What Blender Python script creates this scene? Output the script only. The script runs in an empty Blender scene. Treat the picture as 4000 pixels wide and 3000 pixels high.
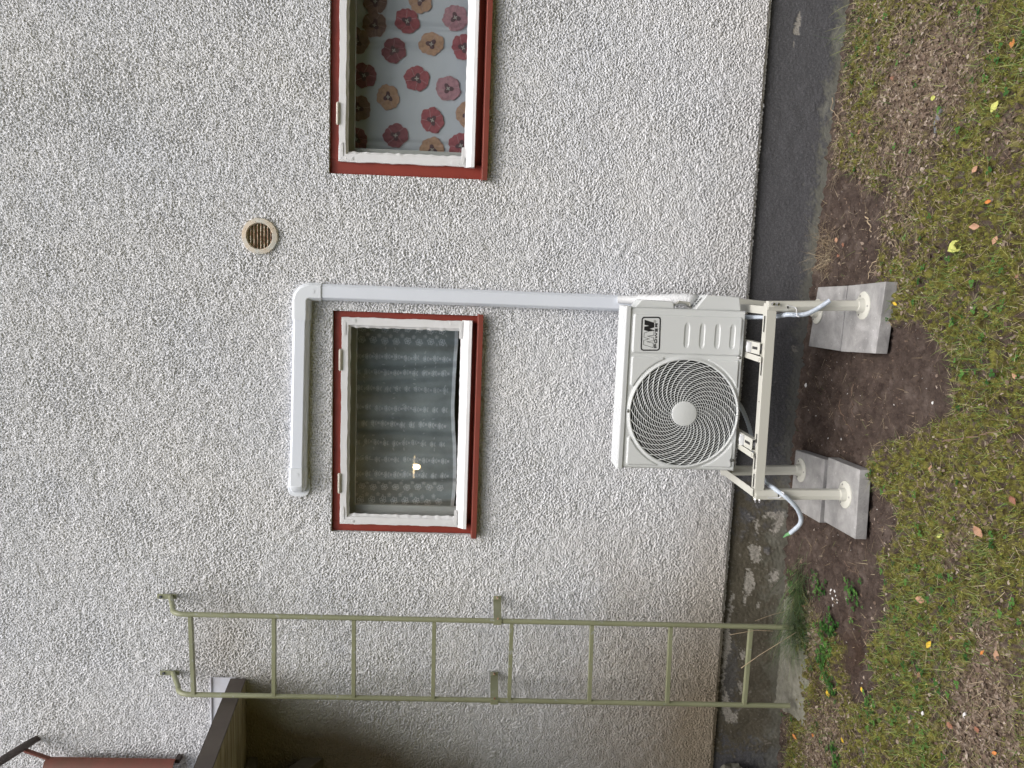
import bpy, bmesh, math, random
import numpy as np
from mathutils import Vector, Matrix
random.seed(7); RNG = np.random.default_rng(11)
scene = bpy.context.scene
COL = scene.collection
R = math.radians

# ------------------------------------------------------------------ camera
F_PX = 3004.0                                   # focal length in pixels of a 4000 x 3000 frame
CAM = np.array([0.0, -4.0, 1.72])
def cam_axes(yaw, pitch, roll):
    cy, sy = math.cos(yaw), math.sin(yaw)
    F = np.array([-sy, cy, 0.]); r = np.array([cy, sy, 0.]); d = np.array([0, 0, -1.])
    cp, sp = math.cos(pitch), math.sin(pitch)
    F, d = F*cp + d*sp, d*cp - F*sp
    cr, sr = math.cos(roll), math.sin(roll)
    r, d = r*cr + d*sr, d*cr - r*sr
    return r, d, F
AX_R, AX_D, AX_F = cam_axes(R(7.4756), R(2.0549), R(-1.8767))
def ray(px, py):                                # the camera is held sideways: picture left is up in the garden
    return (1500 - py)*AX_R + (px - 2000)*AX_D + F_PX*AX_F
def P(px, py, y):                               # measured point on a plane parallel to the wall
    v = ray(px, py); return CAM + v*((y - CAM[1])/v[1])
def G(px, py, z=0.04):                          # measured point on a level plane
    v = ray(px, py); return CAM + v*((z - CAM[2])/v[2])
cam_d = bpy.data.cameras.new('camera'); cam = bpy.data.objects.new('camera', cam_d); COL.objects.link(cam)
M = Matrix.Identity(4)
for i in range(3):
    M[i][0] = AX_D[i]; M[i][1] = AX_R[i]; M[i][2] = -AX_F[i]; M[i][3] = CAM[i]
cam.matrix_world = M
cam_d.sensor_fit = 'HORIZONTAL'; cam_d.sensor_width = 36.0; cam_d.lens = F_PX*36/4000
cam_d.clip_start = 0.05; cam_d.clip_end = 3000
scene.camera = cam
scene.render.resolution_x = 1024; scene.render.resolution_y = 768

# ------------------------------------------------------------------ light
SUN_EL, SUN_AZ = R(64), R(168)                  # azimuth from +Y, clockwise
world = bpy.data.worlds.new('World'); scene.world = world; world.use_nodes = True
nt = world.node_tree; nt.nodes.clear()
sky = nt.nodes.new('ShaderNodeTexSky'); sky.sky_type = 'NISHITA'; sky.sun_disc = False
sky.sun_elevation = SUN_EL; sky.sun_rotation = SUN_AZ; sky.dust_density = 6.0; sky.air_density = 1.0; sky.ozone_density = 1.0
hs = nt.nodes.new('ShaderNodeHueSaturation'); hs.inputs['Saturation'].default_value = 0.5
bg = nt.nodes.new('ShaderNodeBackground'); bg.inputs['Strength'].default_value = 0.142
wo = nt.nodes.new('ShaderNodeOutputWorld')
nt.links.new(sky.outputs[0], hs.inputs['Color']); nt.links.new(hs.outputs[0], bg.inputs['Color']); nt.links.new(bg.outputs[0], wo.inputs[0])
sd = bpy.data.lights.new('sun', 'SUN'); sd.energy = 1.35; sd.angle = R(42); sd.color = (1, .985, .965)
so = bpy.data.objects.new('sun', sd); COL.objects.link(so)
sdir = Vector((math.sin(SUN_AZ)*math.cos(SUN_EL), math.cos(SUN_AZ)*math.cos(SUN_EL), math.sin(SUN_EL)))
so.rotation_euler = sdir.to_track_quat('Z', 'Y').to_euler()
scene.view_settings.view_transform = 'Standard'; scene.view_settings.look = 'None'
scene.view_settings.exposure = 0.35; scene.view_settings.gamma = 1.0
scene.render.engine = 'CYCLES'

# ------------------------------------------------------------------ materials
class NT:
    def __init__(s, name):
        s.m = bpy.data.materials.new(name); s.m.use_nodes = True; s.t = s.m.node_tree; s.t.nodes.clear()
        s.out = s.n('ShaderNodeOutputMaterial'); s.b = s.n('ShaderNodeBsdfPrincipled'); s.l(s.b.outputs[0], s.out.inputs[0])
    def n(s, k, **kw):
        x = s.t.nodes.new(k)
        for a, v in kw.items(): setattr(x, a, v)
        return x
    def l(s, a, b): s.t.links.new(a, b)
    def val(s, x, v): x.default_value = v
    def pos(s):
        if not hasattr(s, '_p'): s._p = s.n('ShaderNodeNewGeometry').outputs['Position']
        return s._p
    def noise(s, scale, detail=3, rough=.55, vec=None, stretch=None, dist=0):
        x = s.n('ShaderNodeTexNoise'); x.inputs['Scale'].default_value = scale; x.inputs['Detail'].default_value = detail
        x.inputs['Roughness'].default_value = rough; x.inputs['Distortion'].default_value = dist
        v = vec or s.pos()
        if stretch:
            mp = s.n('ShaderNodeMapping'); mp.inputs['Scale'].default_value = stretch; s.l(v, mp.inputs[0]); v = mp.outputs[0]
        s.l(v, x.inputs['Vector']); return x.outputs['Fac']
    def ramp(s, fac, stops):
        x = s.n('ShaderNodeValToRGB'); e = x.color_ramp.elements
        while len(e) < len(stops): e.new(.5)
        for i, (p, c) in enumerate(stops):
            e[i].position = p; e[i].color = (c[0], c[1], c[2], 1) if hasattr(c, '__len__') else (c, c, c, 1)
        s.l(fac, x.inputs[0]); return x.outputs[0]
    def mix(s, fac, a, b, mode='MIX'):
        x = s.n('ShaderNodeMix', data_type='RGBA', blend_type=mode)
        for v, i in ((fac, 0), (a, 6), (b, 7)):
            if isinstance(v, (int, float)): x.inputs[i].default_value = v
            elif isinstance(v, tuple): x.inputs[i].default_value = (*v, 1)
            else: s.l(v, x.inputs[i])
        return x.outputs[2]
    def attr(s, name):
        x = s.n('ShaderNodeAttribute', attribute_name=name); return x
    def color(s, c):
        if isinstance(c, tuple): s.b.inputs['Base Color'].default_value = (*c, 1)
        else: s.l(c, s.b.inputs['Base Color'])
    def rough(s, r):
        if isinstance(r, (int, float)): s.b.inputs['Roughness'].default_value = r
        else: s.l(r, s.b.inputs['Roughness'])
    def bump(s, h, strength=.3, dist=.01):
        x = s.n('ShaderNodeBump'); x.inputs['Strength'].default_value = strength; x.inputs['Distance'].default_value = dist
        s.l(h, x.inputs['Height']); s.l(x.outputs[0], s.b.inputs['Normal'])

def paint(name, c, rough=.4, dirt=.10, dirt_c=None, scale=9, bump=.05, spec=.5, metal=0, chips=None, chip_at=.7):
    s = NT(name); dc = dirt_c or tuple(v*.6 for v in c)
    n1 = s.noise(scale, 5, .6)
    col = s.mix(s.ramp(n1, [(.4, 0), (.75, dirt*3 if dirt*3 < 1 else 1)]), c, dc)
    if chips:
        col = s.mix(s.ramp(s.noise(scale*6, 4, .65), [(chip_at, 0), (chip_at+.03, 1)]), col, chips)
    s.color(col); s.rough(rough); s.b.inputs['Metallic'].default_value = metal
    s.b.inputs['Specular IOR Level'].default_value = spec
    s.bump(s.noise(scale*14, 3), bump, .002)
    return s.m

def m_wall():
    s = NT('roughcast render')
    big = s.noise(1.3, 4); med = s.noise(7, 4); fine = s.noise(160, 3, .7)
    c = s.ramp(big, [(.3, (.735, .75, .79)), (.7, (.79, .79, .80))])
    c = s.mix(s.ramp(med, [(.45, 0), (.8, .3)]), c, (.63, .628, .62))
    c = s.mix(s.ramp(fine, [(.33, .25), (.5, 0)]), c, (.52, .51, .48))
    d = s.attr('soil').outputs['Fac']
    c = s.mix(d, c, (.33, .28, .215))
    c = s.mix(s.attr('grime_shade').outputs['Fac'], c, (.24, .195, .14))
    s.color(c); s.rough(.92); s.b.inputs['Specular IOR Level'].default_value = .15
    s.bump(s.noise(260, 3, .7), .3, .003)
    return s.m
def m_plinth():
    s = NT('painted concrete plinth')
    a = s.attr('mask'); sep = s.n('ShaderNodeSeparateColor'); s.l(a.outputs['Color'], sep.inputs[0])
    f = s.noise(140, 4, .7); g = s.noise(9, 5, .6)
    bit_shade = s.ramp(f, [(.3, (.060, .060, .066)), (.55, (.095, .095, .102)), (.72, (.15, .15, .16))])
    con = s.ramp(g, [(.3, (.066, .056, .038)), (.6, (.098, .085, .060)), (.8, (.13, .115, .085))])
    con = s.mix(s.ramp(f, [(.55, 0), (.75, .5)]), con, (.25, .24, .2))
    c = s.mix(sep.outputs[0], con, bit_shade)
    c = s.mix(sep.outputs[1], c, s.ramp(g, [(.3, (.14, .14, .11)), (.7, (.20, .20, .175))]))
    c = s.mix(sep.outputs[2], c, s.ramp(f, [(.35, (.20, .185, .16)), (.55, (.40, .375, .335))]))
    s.color(c); s.rough(.8); s.bump(f, .7, .004)
    return s.m
def m_ground():
    s = NT('soil and moss ground')
    a = s.attr('mask'); sep = s.n('ShaderNodeSeparateColor'); s.l(a.outputs['Color'], sep.inputs[0])
    f = s.noise(150, 5, .7); g = s.noise(14, 5, .6); h = s.noise(45, 4, .65)
    soil = s.ramp(g, [(.3, (.046, .033, .028)), (.55, (.088, .066, .056)), (.8, (.165, .132, .114))])
    soil = s.mix(s.ramp(f, [(.62, 0), (.75, .8)]), soil, (.24, .18, .14))
    soil = s.mix(s.ramp(f, [(.30, .7), (.42, 0)]), soil, (.035, .022, .016))
    moss = s.ramp(h, [(.34, (.055, .042, .018)), (.48, (.115, .105, .03)), (.62, (.21, .20, .05))])
    lit = s.ramp(h, [(.3, (.08, .055, .04)), (.5, (.18, .135, .10)), (.7, (.32, .26, .21))])
    c = s.mix(s.ramp(sep.outputs[0], [(.2, 0), (.75, 1)]), soil, moss); c = s.mix(sep.outputs[1], c, lit)
    c = s.mix(sep.outputs[2], c, (.06, .04, .03))
    s.color(c); s.rough(.95); s.b.inputs['Specular IOR Level'].default_value = .1
    s.bump(f, .9, .01)
    return s.m
def m_tint(name, stops, rough=.8, trans=0, spec=.25):
    s = NT(name); s.color(s.ramp(s.attr('tint').outputs['Fac'], stops)); s.rough(rough)
    s.b.inputs['Specular IOR Level'].default_value = spec
    if trans:
        t = s.n('ShaderNodeBsdfTranslucent'); s.l(s.ramp(s.attr('tint').outputs['Fac'], stops), t.inputs[0])
        mx = s.n('ShaderNodeMixShader'); mx.inputs[0].default_value = trans
        s.l(s.b.outputs[0], mx.inputs[1]); s.l(t.outputs[0], mx.inputs[2]); s.l(mx.outputs[0], s.out.inputs[0])
    return s.m
def m_glass():
    s = NT('window glass')
    tr = s.n('ShaderNodeBsdfTransparent'); tr.inputs[0].default_value = (.95, .957, .96, 1)
    gl = s.n('ShaderNodeBsdfGlossy'); gl.inputs['Roughness'].default_value = .03; gl.inputs[0].default_value = (.9, .9, .9, 1)
    fr = s.n('ShaderNodeLayerWeight'); fr.inputs[0].default_value = .5; pw = s.n('ShaderNodeMath', operation='POWER'); pw.inputs[1].default_value = 5; s.l(fr.outputs['Facing'], pw.inputs[0])
    bp = s.n('ShaderNodeBump'); bp.inputs['Strength'].default_value = .05; bp.inputs['Distance'].default_value = .01
    s.l(s.noise(6, 2), bp.inputs['Height']); s.l(bp.outputs[0], gl.inputs['Normal'])
    mx = s.n('ShaderNodeMixShader'); ma = s.n('ShaderNodeMath', operation='MULTIPLY_ADD'); ma.inputs[1].default_value = .9; ma.inputs[2].default_value = .055
    s.l(pw.outputs[0], ma.inputs[0]); s.l(ma.outputs[0], mx.inputs[0]); s.l(tr.outputs[0], mx.inputs[1]); s.l(gl.outputs[0], mx.inputs[2])
    s.l(mx.outputs[0], s.out.inputs[0]); return s.m
def m_sheer(name, c, alpha, weave=0):
    s = NT(name)
    df = s.n('ShaderNodeBsdfDiffuse'); df.inputs[0].default_value = (*c, 1)
    tl = s.n('ShaderNodeBsdfTranslucent'); tl.inputs[0].default_value = (*c, 1)
    ad = s.n('ShaderNodeMixShader'); ad.inputs[0].default_value = .3; s.l(df.outputs[0], ad.inputs[1]); s.l(tl.outputs[0], ad.inputs[2])
    tr = s.n('ShaderNodeBsdfTransparent'); mx = s.n('ShaderNodeMixShader')
    n = s.ramp(s.noise(5, 4, .6), [(.3, alpha*.75), (.7, min(1, alpha*1.3))])
    s.l(n, mx.inputs[0]); s.l(tr.outputs[0], mx.inputs[1]); s.l(ad.outputs[0], mx.inputs[2]); s.l(mx.outputs[0], s.out.inputs[0])
    return s.m
def m_emit(name, c, st):
    s = NT(name); s.b.inputs['Emission Color'].default_value = (*c, 1); s.b.inputs['Emission Strength'].default_value = st; return s.m
def m_paver():
    s = NT('cast concrete')
    g = s.noise(10, 7, .68, dist=.4); f = s.noise(170, 3, .6); sp = s.noise(60, 2, .5)
    c = s.ramp(g, [(.35, (.23, .225, .225)), (.5, (.31, .305, .30)), (.68, (.42, .41, .41))])
    c = s.mix(s.ramp(f, [(.62, 0), (.68, .6)]), c, (.16, .15, .14)); c = s.mix(s.ramp(sp, [(.70, 0), (.74, .7)]), c, (.62, .61, .6))
    s.color(c); s.rough(s.ramp(g, [(.3, .38), (.7, .6)])); s.bump(f, .25, .003); return s.m
def m_rust():
    s = NT('rusty painted iron')
    n = s.noise(70, 5, .7, stretch=(1, 1, 1.6))
    c = s.ramp(n, [(.42, (.62, .58, .48)), (.50, (.40, .22, .11)), (.56, (.11, .045, .028)), (.72, (.07, .035, .03))])
    s.color(c); s.rough(.75); s.bump(n, .5, .003); return s.m
def m_vring():
    s = NT('speckled enamel ring')
    n = s.noise(110, 4, .7); g = s.noise(12, 3)
    c = s.ramp(g, [(.4, (.55, .56, .52)), (.65, (.60, .50, .38))])
    c = s.mix(s.ramp(n, [(.60, 0), (.66, 1)]), c, (.12, .06, .035)); s.color(c); s.rough(.6); s.bump(n, .3, .003); return s.m
def m_wood():
    s = NT('weathered boards')
    n = s.noise(16, 5, .6, stretch=(.15, 1.8, 1.8)); g = s.noise(3, 3)
    c = s.ramp(n, [(.3, (.17, .14, .07)), (.5, (.34, .29, .17)), (.7, (.42, .38, .25))])
    c = s.mix(s.ramp(g, [(.45, 0), (.7, .5)]), c, (.12, .09, .05)); s.color(c); s.rough(.7); s.bump(n, .3, .004); return s.m
def m_ladder():
    s = NT('sage green painted steel')
    n = s.noise(30, 4, .6); g = s.noise(4, 3)
    c = s.ramp(g, [(.3, (.215, .225, .135)), (.7, (.27, .28, .175))])
    c = s.mix(s.ramp(n, [(.63, 0), (.70, .6)]), c, (.36, .38, .40))
    s.color(c); s.rough(.42); s.bump(s.noise(120, 3), .15, .003); return s.m
def m_duct(name, c):
    s = NT(name); n = s.noise(5, 4); s.color(s.mix(s.ramp(n, [(.4, 0), (.8, .25)]), c, tuple(v*.85 for v in c)))
    s.rough(.28); s.b.inputs['Specular IOR Level'].default_value = .5; return s.m

MT = dict(
    wall=m_wall(), plinth=m_plinth(), ground=m_ground(), glass=m_glass(), paver=m_paver(), rust=m_rust(), vring=m_vring(),
    wood=m_wood(), ladder=m_ladder(), duct=m_duct('white plastic duct', (.71, .75, .82)), duct2=m_duct('white plastic fitting', (.72, .755, .80)),
    red=paint('barn red paint', (.27, .045, .03), .42, .14, (.16, .03, .022), 8, .12, chips=(.10, .03, .025), chip_at=.72),
    redm=paint('red sheet metal', (.22, .05, .035), .4, .15, (.13, .04, .03), 10, .15, chips=(.35, .32, .3), chip_at=.74),
    white=paint('old white gloss paint', (.74, .745, .76), .35, .08, (.55, .54, .5), 14, .5, chips=(.42, .38, .33), chip_at=.73),
    cream=paint('cream painted iron', (.62, .59, .52), .45, .12, (.45, .38, .3), 20, .2, chips=(.2, .1, .06), chip_at=.7),
    unit=paint('pale grey powder coat', (.625, .645, .645), .42, .03, (.6, .62, .61), 5, .04),
    lid=paint('pale grey lid coat', (.58, .60, .61), .4, .06, (.6, .62, .62), 7, .08),
    stand=paint('cream grey powder coat', (.56, .555, .50), .33, .05, (.52, .5, .44), 6, .05),
    dark=paint('black plastic', (.018, .016, .016), .5, .1), blade=paint('dark grey fan plastic', (.05, .05, .055), .4, .1),
    coil=paint('aluminium coil fins', (.02, .018, .018), .5, .1), black=paint('black print', (.012, .012, .014), .5, .02, bump=0),
    steel=paint('zinc plated steel', (.62, .62, .63), .25, .1, metal=1.0), bolt=paint('dark bolt head', (.06, .065, .08), .5, .1),
    rubber=paint('grey rubber', (.20, .20, .22), .6, .1), hose=m_duct('translucent white hose', (.52, .58, .66)), tie=paint('white nylon', (.75, .76, .78), .35, .03),
    brown=paint('brown coated sheet', (.075, .06, .052), .5, .2, (.13, .11, .09), 5, .12), flash=paint('white flashing', (.62, .64, .70), .4, .15, (.4, .35, .33), 10, .1),
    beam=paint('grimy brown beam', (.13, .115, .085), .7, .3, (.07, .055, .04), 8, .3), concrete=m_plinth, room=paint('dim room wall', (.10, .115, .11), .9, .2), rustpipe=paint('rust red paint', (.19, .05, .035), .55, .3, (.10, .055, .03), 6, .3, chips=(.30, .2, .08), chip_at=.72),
    darkpipe=paint('dark brown iron', (.055, .035, .03), .55, .25, (.03, .028, .02), 9, .2), tape=paint('white wrapping tape', (.62, .63, .64), .5, .05, bump=.4, scale=25),
    sheer=m_sheer('sheer net fabric', (.50, .61, .66), .56), lace=m_sheer('lace thread', (.72, .80, .88), .95), hem=m_sheer('doubled net hem', (.80, .88, .95), .85),
    cloth=paint('white cotton print ground', (.50, .545, .585), .9, .06, (.45, .49, .53), 6, .1), bulb=m_emit('lit bulb', (1, .72, .36), 9),
    pale=paint('pale fabric gather', (.5, .52, .5), .8), green=paint('green tape', (.12, .30, .12), .6), stone=paint('white stone', (.72, .71, .70), .6, .1),
    root=paint('brown root', (.20, .13, .09), .85, .2), twig=paint('pale straw twig', (.46, .36, .24), .8, .2), bark=paint('grey weathered wood', (.16, .16, .17), .8, .3, scale=40),
)
s_ = NT('aged concrete'); n_ = s_.noise(22, 5, .65); f_ = s_.noise(130, 4, .7)
c_ = s_.ramp(n_, [(.3, (.12, .115, .088)), (.5, (.18, .175, .14)), (.75, (.25, .24, .21))]); c_ = s_.mix(s_.ramp(f_, [(.64, 0), (.7, .8)]), c_, (.42, .41, .38))
c_ = s_.mix(s_.ramp(f_, [(.3, .8), (.38, 0)]), c_, (.05, .045, .035)); s_.color(c_); s_.rough(.9); s_.bump(f_, .5, .004); MT['concrete'] = s_.m

# ------------------------------------------------------------------ mesh helpers
ORG = {}
def tag(o, label=None, cat=None, group=None, kind=None):
    if label: o['label'] = label
    if cat: o['category'] = cat
    if group: o['group'] = group
    if kind: o['kind'] = kind
    return o
def empty(name, loc, label, cat, group=None):
    o = bpy.data.objects.new(name, None); COL.objects.link(o); o.location = loc; o.empty_display_size = .1
    ORG[o.name] = np.array(loc, float); return tag(o, label, cat, group)
def link(name, me, parent=None, origin=None):
    o = bpy.data.objects.new(name, me); COL.objects.link(o)
    if parent is not None: o.parent = parent; ORG[o.name] = ORG[parent.name]
    else:
        og = np.zeros(3) if origin is None else np.array(origin, float); o.location = og; ORG[o.name] = og
    return o
class MB:
    def __init__(s): s.v = []; s.f = []; s.mi = []; s.cur = 0
    def add(s, vs, fs):
        b = len(s.v); s.v += [tuple(map(float, v)) for v in vs]; s.f += [tuple(b+i for i in f) for f in fs]; s.mi += [s.cur]*len(fs); return s
    def hexa(s, c):                             # c: 8 corners, bottom loop then top loop
        return s.add(c, [(3, 2, 1, 0), (4, 5, 6, 7), (0, 1, 5, 4), (1, 2, 6, 5), (2, 3, 7, 6), (3, 0, 4, 7)])
    def box(s, x0, x1, y0, y1, z0, z1):
        return s.hexa([(x0, y0, z0), (x1, y0, z0), (x1, y1, z0), (x0, y1, z0), (x0, y0, z1), (x1, y0, z1), (x1, y1, z1), (x0, y1, z1)])
    def bar(s, a, b, w, h, up=(0, 0, 1)):       # rectangular bar from a to b, w across, h along up
        a, b, up = Vector(a), Vector(b), Vector(up); d = (b-a).normalized(); x = d.cross(up).normalized(); u = x.cross(d)
        q = [(-x*w/2-u*h/2), (x*w/2-u*h/2), (x*w/2+u*h/2), (-x*w/2+u*h/2)]
        return s.hexa([a+k for k in q]+[b+k for k in q])
    def prism(s, poly, fn, t0, t1):             # fn(u, v, t) -> xyz
        n = len(poly); a = [fn(u, v, t0) for u, v in poly]; b = [fn(u, v, t1) for u, v in poly]
        return s.add(a+b, [tuple(range(n))[::-1], tuple(range(n, 2*n))]+[(i, (i+1) % n, n+(i+1) % n, n+i) for i in range(n)])
    def tube(s, path, r, n=12, cap=True, flat=1.0):
        path = [Vector(p) for p in path]; rs = r if hasattr(r, '__len__') else [r]*len(path)
        up = None; rings = []
        for i, p in enumerate(path):
            d = (path[min(i+1, len(path)-1)]-path[max(i-1, 0)]).normalized()
            if up is None: up = d.orthogonal().normalized()
            up = (up - d*up.dot(d)).normalized(); x = d.cross(up)
            rings.append([p+(up*math.cos(2*math.pi*k/n)+x*math.sin(2*math.pi*k/n)*flat)*rs[i] for k in range(n)])
        vs = [v for q in rings for v in q]; fs = []
        for i in range(len(path)-1):
            for k in range(n): fs.append((i*n+k, i*n+(k+1) % n, (i+1)*n+(k+1) % n, (i+1)*n+k))
        if cap: fs += [tuple(range(n))[::-1], tuple((len(path)-1)*n+k for k in range(n))]
        return s.add(vs, fs)
    def disc(s, c, r, axis, h, n=24, r2=None):  # short cylinder / cone along axis
        a = Vector(axis).normalized(); return s.tube([Vector(c), Vector(c)+a*h], [r, r2 if r2 is not None else r], n)
    def lathe(s, c, prof, axis='y', n=64):      # prof: (radius, offset along axis)
        vs = []; fs = []; m = len(prof)
        for k in range(n):
            a = 2*math.pi*k/n
            for r_, o in prof:
                if axis == 'y': vs.append((c[0]+r_*math.cos(a), c[1]+o, c[2]+r_*math.sin(a)))
                else: vs.append((c[0]+r_*math.cos(a), c[1]+r_*math.sin(a), c[2]+o))
        for k in range(n):
            for j in range(m-1): fs.append((k*m+j, ((k+1) % n)*m+j, ((k+1) % n)*m+j+1, k*m+j+1))
        return s.add(vs, fs)
    def build(s, name, mats, parent=None, bevel=0, smooth=False, origin=None, seg=2, fixn=True, angle=40):
        og = ORG[parent.name] if parent is not None else (np.zeros(3) if origin is None else np.array(origin, float))
        me = bpy.data.meshes.new(name); me.from_pydata((np.array(s.v)-og).tolist(), [], s.f)
        mats = mats if isinstance(mats, (list, tuple)) else [mats]
        for m in mats: me.materials.append(MT[m] if isinstance(m, str) else m)
        if len(mats) > 1: me.polygons.foreach_set('material_index', s.mi)
        if fixn:
            bm = bmesh.new(); bm.from_mesh(me); bmesh.ops.recalc_face_normals(bm, faces=bm.faces)
            bm.to_mesh(me); bm.free()
        if smooth:
            me.polygons.foreach_set('use_smooth', [True]*len(me.polygons))
            try: me.set_sharp_from_angle(angle=R(angle))
            except Exception: pass
        me.update(); o = link(name, me, parent, origin)
        if bevel:
            b = o.modifiers.new('bevel', 'BEVEL'); b.width = bevel; b.segments = seg; b.limit_method = 'ANGLE'; b.angle_limit = R(35)
        return o
def fnoise(ny, nx, d, lmin, lmax, seed, ang=None, stretch=1.0):
    r = np.random.default_rng(seed); w = np.fft.rfft2(r.standard_normal((ny, nx)))
    ky = np.fft.fftfreq(ny, d)[:, None]; kx = np.fft.rfftfreq(nx, d)[None, :]
    if ang is not None:
        c, sn = math.cos(ang), math.sin(ang); kx, ky = kx*c+ky*sn, (-kx*sn+ky*c)*stretch
    k = np.sqrt(kx*kx+ky*ky)
    w *= np.exp(-(k*lmin)**4*.6)*(1-np.exp(-(k*lmax)**4))
    o = np.fft.irfft2(w, s=(ny, nx)); return o/o.std()
def grid_mesh(name, X, Y, Z, keep=None, attrs=None, smooth=True):
    ny, nx = X.shape; me = bpy.data.meshes.new(name)
    co = np.stack([X, Y, Z], -1).reshape(-1, 3)
    idx = np.arange(ny*nx).reshape(ny, nx); q = np.stack([idx[:-1, :-1], idx[:-1, 1:], idx[1:, 1:], idx[1:, :-1]], -1)
    q = q[keep] if keep is not None else q.reshape(-1, 4)
    q = q.reshape(-1, 4)
    used = np.zeros(ny*nx, bool); used[q.ravel()] = True; remap = np.cumsum(used)-1; co = co[used]; q = remap[q]
    me.vertices.add(len(co)); me.vertices.foreach_set('co', co.astype(np.float32).ravel())
    me.loops.add(q.size); me.loops.foreach_set('vertex_index', q.astype(np.int32).ravel())
    me.polygons.add(len(q)); me.polygons.foreach_set('loop_start', np.arange(0, q.size, 4, dtype=np.int32))
    me.polygons.foreach_set('loop_total', np.full(len(q), 4, np.int32))
    if smooth: me.polygons.foreach_set('use_smooth', np.ones(len(q), bool))
    for k, a in (attrs or {}).items():
        if a.ndim == 2:
            at = me.attributes.new(k, 'FLOAT', 'POINT'); at.data.foreach_set('value', a.ravel()[used].astype(np.float32))
        else:
            at = me.attributes.new(k, 'FLOAT_COLOR', 'POINT'); at.data.foreach_set('color', a.reshape(-1, 4)[used].astype(np.float32).ravel())
    me.update(calc_edges=True); me.validate(); return me
def tri_mesh(name, V, Fa, tint, mat):           # V (n,3), Fa (m,k) arrays
    me = bpy.data.meshes.new(name); k = Fa.shape[1]
    me.vertices.add(len(V)); me.vertices.foreach_set('co', V.astype(np.float32).ravel())
    me.loops.add(Fa.size); me.loops.foreach_set('vertex_index', Fa.astype(np.int32).ravel())
    me.polygons.add(len(Fa)); me.polygons.foreach_set('loop_start', np.arange(0, Fa.size, k, dtype=np.int32))
    me.polygons.foreach_set('loop_total', np.full(len(Fa), k, np.int32))
    at = me.attributes.new('tint', 'FLOAT', 'POINT'); at.data.foreach_set('value', tint.astype(np.float32))
    me.materials.append(mat); me.update(calc_edges=True); return me
def inside(poly, x, y):
    poly = np.asarray(poly); r = np.zeros(x.shape, bool); n = len(poly)
    for i in range(n):
        x1, y1 = poly[i]; x2, y2 = poly[(i+1) % n]
        c = ((y1 > y) != (y2 > y)); xx = (x2-x1)*(y-y1)/((y2-y1)+1e-12)+x1
        r ^= c & (x < xx)
    return r
def sstep(a, b, x): t = np.clip((x-a)/(b-a), 0, 1); return t*t*(3-2*t)
def blur(a, n):
    for _ in range(n):
        a = (a+np.roll(a, 1, 0)+np.roll(a, -1, 0)+np.roll(a, 1, 1)+np.roll(a, -1, 1))/5
    return a

# ------------------------------------------------------------------ ground
fx = np.arange(-3.4, 2.3, .009); fy = np.arange(-2.9, .14, .009)
gx = np.concatenate([[-400, -150, -50, -18, -9, -5.5, -4.2], fx, [2.8, 4, 7, 14, 40, 140, 400]])
gy = np.concatenate([[-400, -150, -50, -18, -9, -5.5, -4, -3.3], fy])
GX, GY = np.meshgrid(gx, gy)
def base_h(x, y):
    w = np.interp(x, [-6, -3, -2.5, -1.9, -1.45, -.9, .2, 1.5, 4], [-.05, -.045, -.035, -.03, .03, .045, .008, -.055, -.07])
    far = np.interp(x, [-4, -2.2, -1, .2, 1.5], [.0, .02, .045, .045, .0]); t = sstep(-.05, -.75, y)
    return w*(1-t)+far*t
ny, nx = len(fy), len(fx)
FXg, FYg = np.meshgrid(fx, fy)
dirt_px = [(2990, 560), (3200, 640), (3330, 690), (3420, 800), (3430, 950), (3440, 1100), (3470, 1150), (3478, 1270), (3560, 1250), (3620, 1290), (3690, 1380), (3760, 1480),
           (3740, 1600), (3640, 1640), (3560, 1700), (3440, 1740), (3385, 1800), (3415, 1900), (3480, 1960), (3520, 2060), (3480, 2120), (3410, 2180),
           (3440, 2250), (3480, 2330), (3475, 2430), (3385, 2460), (3370, 2560), (3420, 2650), (3350, 2740), (3300, 2700), (3280, 2500), (3230, 2420), (3120, 2330), (3060, 2230), (2960, 2050)]
dirt_w = [tuple(G(*p)[:2]) for p in dirt_px]
nA = fnoise(ny, nx, .009, .05, .5, 21); nB = fnoise(ny, nx, .009, .02, .12, 22); nC = fnoise(ny, nx, .009, .1, .9, 23); nD = fnoise(ny, nx, .009, .018, .05, 24)
wx, wy = FXg+.03*nA, FYg+.03*nC
wx2, wy2 = FXg+.03*nA+.014*nB+.006*nD, FYg+.03*nC+.014*nD+.008*nB
def blob(px, py, r, sx=1.0):
    c = G(px, py); return np.exp(-(((wx-c[0])/(r*sx))**2+((wy-c[1])/r)**2))
dsoft = blur(inside(dirt_w, wx2, wy2).astype(float), 26)+.55*blob(3450, 760, .14, 1.4)+.45*blob(3540, 900, .10, 1.3)+.35*blob(3380, 560, .10, 1.6)+.3*blob(3700, 1850, .10, 1.2)+.3*blob(3400, 2750, .12)
dirt = sstep(.40, .62, dsoft+.07*nB+.05*nD)

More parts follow.
